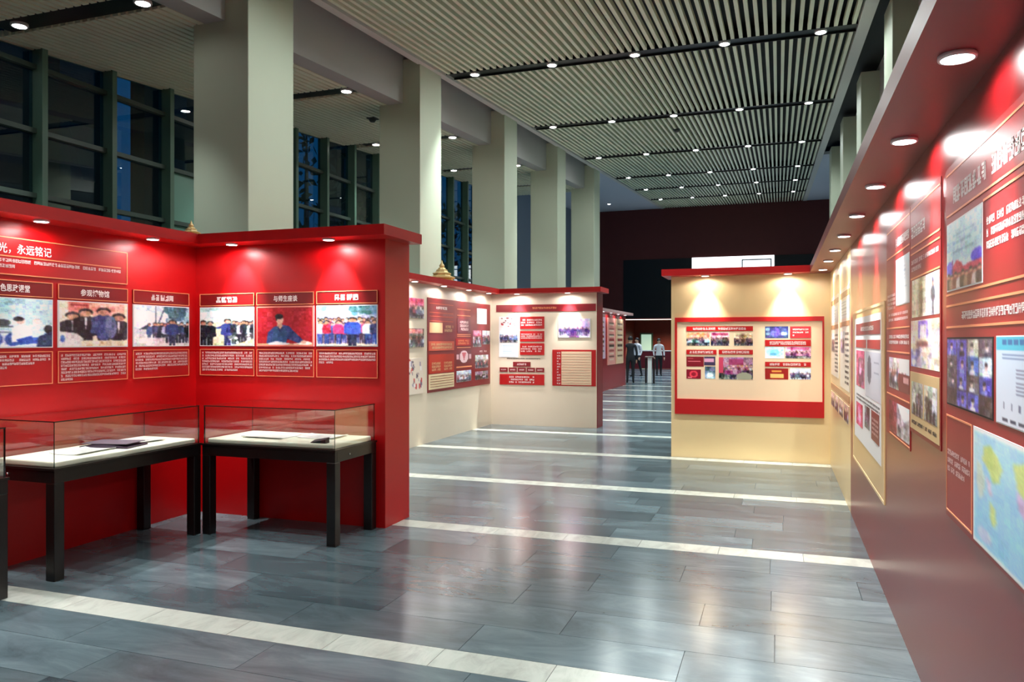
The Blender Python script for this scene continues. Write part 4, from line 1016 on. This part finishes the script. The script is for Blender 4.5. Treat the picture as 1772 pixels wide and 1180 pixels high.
def paper(x, y, w, d, rz, label, h=.004, lines=True, group=None):
    t = tag(empty('paper_sheet', (x, y, DZ + .001)), label, 'paper', group); t.rotation_euler = (0, 0, rz)
    mb = MB(); n = 6
    for i in range(n):
        a, b = -w / 2 + w * i / n, -w / 2 + w * (i + 1) / n
        za_ = .010 * ((i / n - .5) * 2) ** 4; zb_ = .010 * (((i + 1) / n - .5) * 2) ** 4
        mb.hexa([(a, -d / 2, za_), (b, -d / 2, zb_), (b, d / 2, zb_), (a, d / 2, za_), (a, -d / 2, za_ + h), (b, -d / 2, zb_ + h), (b, d / 2, zb_ + h), (a, d / 2, za_ + h)])
    mb.build('sheet', M_WHITE, t)
    if lines:
        q = MB()
        for k in range(6): q.quad((-w * .36, -d * .35 + k * d * .12, h + .0015), (w * .36, -d * .35 + k * d * .12, h + .0015), (w * .36, -d * .33 + k * d * .12, h + .0015), (-w * .36, -d * .33 + k * d * .12, h + .0015))
        q.build('printed_lines', mat('grey_ink', srgb(150, 150, 146), .6), t)
    return t
paper(-4.92, 4.36, .26, .36, R(4), 'cream document in the long glass case, in front of the purple booklet')
paper(-4.99, 4.98, .30, .22, R(-6), 'white document in the long glass case near the booth corner')
paper(-3.72, 5.70, .36, .26, R(3), 'white document at the back of the square-ended glass case', group=None)
paper(-4.15, 5.58, .30, .40, R(88), 'broad pale document across the middle of the square-ended glass case', lines=False)
bk = tag(empty('booklet', (-4.94, 4.66, DZ + .001)), 'open purple-black booklet lying in the long glass case', 'booklet'); bk.rotation_euler = (0, 0, R(12))
mb = MB()
for s in (-1, 1): mb.hexa([(min(0, s * .2), -.13, 0), (max(0, s * .2), -.13, 0), (max(0, s * .2), .13, 0), (min(0, s * .2), .13, 0),
                          (min(0, s * .2), -.13, .03 if s > 0 else .012), (max(0, s * .2), -.13, .012 if s > 0 else .03), (max(0, s * .2), .13, .012 if s > 0 else .03), (min(0, s * .2), .13, .03 if s > 0 else .012)])
mb.build('cover', mat('plum_cover', srgb(62, 44, 66), .5), bk)
box('pages', -.185, .185, -.118, .118, .031, .036, mat('dull_pages', srgb(110, 96, 112), .6), bk)
ws = tag(empty('label_stand', (-3.52, 5.36, DZ + .001)), 'small black wedge label stand in the square-ended glass case', 'label stand')
MB().hexa([(-.07, -.03, 0), (.07, -.03, 0), (.07, .03, 0), (-.07, .03, 0), (-.07, -.028, .004), (.07, -.028, .03), (.07, .03, .045), (-.07, .03, .02)]).build('wedge', mat('black_card', srgb(24, 28, 34), .4), ws)
MB().quad((-.06, -.026, .0075), (.06, -.026, .0305), (.06, .026, .0435), (-.06, .026, .0205)).build('label_face', mat('slate_card', srgb(60, 66, 74), .5), ws)

# ================================================================== GILT FINIALS on the booth tops
def finial(x, y, s, label):
    t = tag(empty('gilt_finial', (x, y, TOPZ)), label, 'ornament', 'gilt finials on the booth tops')
    t.scale = (s, s, s)
    for k, (r, z, h) in enumerate(((.26, 0, .075), (.20, .075, .06), (.14, .135, .05), (.085, .185, .045))):
        mb = MB(); mb.lathe([(r, 0), (r * 1.02, h * .25), (r * .72, h * .55), (r * .6, h)], 8, (0, 0, z)); mb.build('tier', M_GOLD, t)
    mb = MB(); mb.lathe([(.03, 0), (.04, .03), (.018, .06), (.002, .11)], 10, (0, 0, .23)); mb.smooth = True; mb.build('spire', M_GOLD, t)
finial(-5.52, 12.15, 1.2, 'gilt tiered finial on top of the cream booth')
finial(-5.50, 6.12, .62, 'gilt tiered finial peeking above the red booth corner by the front column')

# ================================================================== PEOPLE and things at the far end
def person(x, y, rz, label, top, leg, skin=(206, 164, 136), hair=(22, 18, 18), stride=.12, h=1.72, lean=0.0):
    k = h / 1.72
    V = []; E = []; Rd = []
    def v(p, r, par=None):
        V.append((p[0] * k, p[1] * k, p[2] * k)); Rd.append(r * k)
        if par is not None: E.append((par, len(V) - 1))
        return len(V) - 1
    pel = v((0, 0, .95), .145)
    wst = v((0, .01 + lean * .3, 1.12), .135, pel); cst = v((0, lean * .6, 1.32), .165, wst); shc = v((0, lean * .8, 1.43), .12, cst)
    nk = v((0, lean, 1.50), .055, shc); hd0 = v((0, .01 + lean, 1.56), .075, nk); hd1 = v((0, .015 + lean, 1.64), .088, hd0); v((0, .0 + lean, 1.71), .05, hd1)
    for s in (-1, 1):
        hip = v((s * .095, 0, .88), .095, pel); kn = v((s * .105, .03 + s * stride * .5, .49), .062, hip); an = v((s * .11, s * stride, .09), .042, kn)
        v((s * .115, s * stride + .0, .035), .04, an); hl = len(V) - 1; v((s * .125, s * stride + .15, .03), .032, hl)
        sh = v((s * .19, lean * .8, 1.40), .062, shc); el = v((s * .245, -.02 + lean * .6, 1.12), .045, sh); wr = v((s * .235, .09 + lean * .5, .88), .03, el)
        pm = v((s * .232, .115 + lean * .5, .81), .034, wr)
        for f in range(4):
            f1 = v((s * (.232 + (f - 1.5) * .004), .09 + f * .018 + lean * .5, .755 - .006 * (f % 3)), .0085, pm); v((s * .228, .10 + f * .017 + lean * .5, .715 + .008 * abs(f - 1.5)), .007, f1)
        th = v((s * .215, .155 + lean * .5, .80), .0095, pm); v((s * .208, .168 + lean * .5, .765), .008, th)
    me = bpy.data.meshes.new('body'); me.from_pydata(V, E, [])
    root = tag(empty('person', (x, y, 0)), label, 'person', 'people standing at the far end'); root.rotation_euler = (0, 0, rz)
    o = link(bpy.data.objects.new('body', me), root)
    md = o.modifiers.new('skin', 'SKIN'); md.use_smooth_shade = True
    for i, r in enumerate(Rd):
        sv = me.skin_vertices[0].data[i]; sv.radius = (r, r * (.78 if i in (1, 2, 3) else 1)); sv.use_root = (i == 0)
    sb = o.modifiers.new('sub', 'SUBSURF'); sb.levels = 2; sb.render_levels = 2
    # clothing colours by height on the body itself
    m = bpy.data.materials.new('clothes'); m.use_nodes = True; nt = m.node_tree; b = nt.nodes['Principled BSDF']; b.inputs['Roughness'].default_value = .75
    tc = nt.nodes.new('ShaderNodeTexCoord'); sp = nt.nodes.new('ShaderNodeSeparateXYZ'); nt.links.new(tc.outputs['Object'], sp.inputs[0])
    rp = nt.nodes.new('ShaderNodeValToRGB'); rp.color_ramp.interpolation = 'CONSTANT'
    mr = nt.nodes.new('ShaderNodeMath'); mr.operation = 'DIVIDE'; mr.inputs[1].default_value = h; nt.links.new(sp.outputs[2], mr.inputs[0]); nt.links.new(mr.outputs[0], rp.inputs[0])
    e = rp.color_ramp.elements; e[0].position = 0; e[0].color = (*srgb(16, 14, 14), 1); e[1].position = .045; e[1].color = (*srgb(*leg), 1)
    for pos, c in ((.553, top), (.868, skin)): q = e.new(pos); q.color = (*srgb(*c), 1)
    # hands hang below the jacket hem: skin where the arm is out to the side and low
    ab = nt.nodes.new('ShaderNodeMath'); ab.operation = 'ABSOLUTE'; nt.links.new(sp.outputs[0], ab.inputs[0])
    g1 = nt.nodes.new('ShaderNodeMath'); g1.operation = 'GREATER_THAN'; g1.inputs[1].default_value = .19 * k; nt.links.new(ab.outputs[0], g1.inputs[0])
    g2 = nt.nodes.new('ShaderNodeMath'); g2.operation = 'LESS_THAN'; g2.inputs[1].default_value = .86 * k; nt.links.new(sp.outputs[2], g2.inputs[0])
    g3 = nt.nodes.new('ShaderNodeMath'); g3.operation = 'MULTIPLY'; nt.links.new(g1.outputs[0], g3.inputs[0]); nt.links.new(g2.outputs[0], g3.inputs[1])
    mx = nt.nodes.new('ShaderNodeMix'); mx.data_type = 'RGBA'; mx.inputs[7].default_value = (*srgb(*skin), 1)
    nt.links.new(g3.outputs[0], mx.inputs[0]); nt.links.new(rp.outputs[0], mx.inputs[6]); nt.links.new(mx.outputs[2], b.inputs['Base Color'])
    me.materials.append(m)
    mb = MB(); mb.smooth = True
    prof = [(.001, .095), (.04, .088), (.075, .06), (.094, .02), (.092, -.02), (.078, -.05)]
    mb.lathe(prof[::-1], 18, (0, -.012 + lean, 1.665), cap=False)
    hr = mb.build('hair', mat('dark_hair', srgb(*hair), .6), root); hr.scale = (k, k, k)
    fc = MB()
    for s in (-1, 1): fc.box(s * .034 - .012, s * .034 + .012, .086 + lean, .098 + lean, 1.625, 1.635)
    fc.box(-.02, .02, .088 + lean, .097 + lean, 1.565, 1.571)
    f_ = fc.build('eyes_and_mouth', mat('face_dark', srgb(60, 36, 32), .6), root); f_.scale = (k, k, k)
    ns = MB(); ns.hexa([(-.012, .09 + lean, 1.59), (.012, .09 + lean, 1.59), (.006, .118 + lean, 1.594), (-.006, .118 + lean, 1.594), (-.007, .09 + lean, 1.64), (.007, .09 + lean, 1.64), (.004, .098 + lean, 1.638), (-.004, .098 + lean, 1.638)])
    n_ = ns.build('nose', mat('skin_nose', srgb(*skin), .6), root); n_.scale = (k, k, k)
    return root
person(-5.40, 29.4, R(10), 'person in a dark suit standing with back turned beside the distant red booth', (26, 30, 38), (20, 22, 28), stride=.05, h=1.75)
person(-6.05, 34.6, R(150), 'person in white shirt and dark trousers walking behind the dark suited one', (214, 216, 222), (22, 22, 28), stride=.2)
person(-5.20, 35.5, R(200), 'person in white shirt and black trousers beyond the grey pedestal', (222, 222, 224), (20, 20, 24), stride=.1, h=1.68)

pd = tag(empty('pedestal', (-4.62, 29.25, 0)), 'slim grey metal pedestal with black side feet standing alone in the distance', 'pedestal')
bevel(box('post', -.075, .075, -.075, .075, .0, .98, mat('brushed_grey', srgb(206, 212, 212), .4), pd), .01)
for s in (-1, 1): bevel(box('side_leg', s * .12, s * .18, -.06, .06, 0, .95, M_CASE, pd), .01)
bevel(box('cap', -.17, .17, -.13, .13, .98, 1.03, M_STEEL, pd), .01)

tb = tag(empty('reception_table', (-6.3, 44.0, 0)), 'low table under a wine red cloth at the far recess', 'table')
bevel(box('table_top', -1.9, 1.9, -.45, .45, 1.0, 1.05, M_WHITE, tb), .01)
cl = MB()
n = 38
for i in range(n):
    a, b = -1.88 + 3.76 * i / n, -1.88 + 3.76 * (i + 1) / n
    da, db = .03 * math.sin(i * 1.3), .03 * math.sin((i + 1) * 1.3)
    cl.quad((a, -.43 - da, .02), (b, -.43 - db, .02), (b, -.44, 1.0), (a, -.44, 1.0))
cl.build('cloth_skirt', mat('wine_cloth', srgb(110, 20, 34), .8), tb)
for sx in (-1, 1):
    for sy in (-1, 1): box('leg', sx * 1.8, sx * 1.74, sy * .36, sy * .42, 0, 1.0, M_CASE, tb)

pt = tag(empty('potted_plant', (-4.75, 40.0, 0)), 'potted plant with yellow blooms half hidden behind the beige cross partition', 'potted plant')
mb = MB(); mb.smooth = True; mb.lathe([(.16, 0), (.2, .3), (.23, .42), (.2, .42), (.18, .36)], 18); mb.build('pot', mat('clay_pot', srgb(120, 66, 44), .7), pt)
_r = random.Random(9)
for k in range(16):
    a = k * 2.4; L_ = _r.uniform(.35, .6); up = _r.uniform(.5, .95); c, s_ = math.cos(a), math.sin(a); w_ = .05
    lf = MB(); lf.smooth = True
    lf.quad((0, 0, .38), (c * L_ * .5 - s_ * w_, s_ * L_ * .5 + c * w_, .38 + up * .6), (c * L_, s_ * L_, .38 + up), (c * L_ * .5 + s_ * w_, s_ * L_ * .5 - c * w_, .38 + up * .55))
    lf.build('leaf', mat('plant_leaf', srgb(80, 96, 30), .5), pt)
for k in range(7):
    a = k * .9; fl = MB(); fl.smooth = True
    fl.lathe([(.01, -.03), (.05, 0), (.07, .04), (.03, .05)], 10, (.16 * math.cos(a) * (k % 3) * .6, .16 * math.sin(a) * (k % 3) * .6, 1.25 + .05 * (k % 2)))
    fl.build('bloom', mat('yellow_bloom', srgb(240, 206, 110), .5), pt)

# ================================================================== OUTSIDE THE WINDOWS
def facade(x0, x1, y0, y1, h, label, seed, lit):
    t = tag(empty('building', ((x0 + x1) / 2, (y0 + y1) / 2, -.5)), label, 'building', 'dark buildings outside the windows')
    def put(o): o.matrix_parent_inverse = Matrix.Translation(t.location).inverted(); return o
    put(box('wall', x0, x1, y0, y1, -.5, h, M_NIGHT, t))
    put(box('parapet', x0 - .1, x1 + .1, y0 - .1, y1 + .1, h, h + .25, M_NIGHT, t))
    r2 = random.Random(seed)
    ny = max(1, int((y1 - y0) / 2.2)); nz = max(1, int(h / 2.9))
    for i in range(ny):
        for j in range(nz):
            yy = y0 + (i + .25) * (y1 - y0) / ny; zz = .6 + j * 2.9
            if zz + 1.6 > h: continue
            mm = emis('lit_far_window', srgb(120, 170, 200), .12) if r2.random() < lit else mat('dark_far_window', srgb(20, 34, 46), .15)
            put(box('far_window', x1 - .02, x1 + .03, yy, yy + 1.2, zz, zz + 1.6, mm, t))
facade(-26, -19.5, 2.0, 18.2, 13.0, 'dark office block outside, opposite the front windows', 3, .08)
facade(-20.6, -20, 20.1, 28.4, 14.0, 'dark office block outside, opposite the middle windows', 4, .12)
facade(-21.6, -21, 33.5, 45.5, 12.0, 'dark office block outside, beyond the third column', 5, .2)
facade(-24, -18, -14.0, 0.0, 9.0, 'low dark building outside, seen at the picture edge', 6, .05)
def tree(x, y, h, label, seed):
    t = tag(empty('tree', (x, y, -.5)), label, 'tree', 'trees outside the windows')
    mb = MB(); mb.smooth = True
    mb.lathe([(.16, 0), (.12, h * .35), (.07, h * .7), (.02, h * .95)], 9); mb.build('trunk', M_BARK, t)
    r2 = random.Random(seed); f = MB()
    for _ in range(900):
        a = r2.uniform(0, 6.28); rr = (r2.random() ** .5) * h * .28; z = h * r2.uniform(.42, 1.05); rr *= math.sin(max(.15, min(1, (z / h - .4) / .68)) * math.pi * .95 + .1) + .25
        c = Vector((rr * math.cos(a), rr * math.sin(a), z)); u_ = Vector((r2.gauss(0, 1), r2.gauss(0, 1), r2.gauss(0, 1))).normalized() * .17; w_ = u_.cross(Vector((r2.gauss(0, 1), r2.gauss(0, 1), r2.gauss(0, 1)))).normalized() * .08
        f.quad(c - u_, c + w_, c + u_, c - w_)
    o = f.build('foliage', M_LEAF, t); o['kind'] = 'stuff'
tree(-13.2, 19.4, 9.0, 'leafy tree outside, glimpsed between the first two columns', 1)
tree(-14.5, 33.0, 8.0, 'leafy tree outside, glimpsed beyond the second column', 2)
gr = struct(box('ground', -60, -10.43, -30, 70, -.6, -.5, mat('night_paving', srgb(40, 44, 46), .8)), 'dark paving outside the windows')

# ================================================================== SMALL CEILING FITTINGS
def detector(x, y, z, label):
    t = tag(empty('smoke_detector', (x, y, z)), label, 'smoke detector')
    mb = MB(); mb.lathe([(.02, -.05), (.05, -.05), (.07, -.02), (.075, 0), (.075, .012)], 18); mb.smooth = True
    mb.build('body', mat('detector_grey', srgb(60, 66, 64), .5), t)
    box('mounting_plate', -.1, .1, -.1, .1, .012, .03, mat('detector_plate', srgb(40, 46, 44), .5), t)
detector(-2.76, 22.3, zc(22.3) - .03, 'small dark smoke detector between the slats beyond the second ceiling track')
detector(-8.1, 14.3, za(14.3) - .03, 'small dark smoke detector on the window aisle ceiling beside the second column')
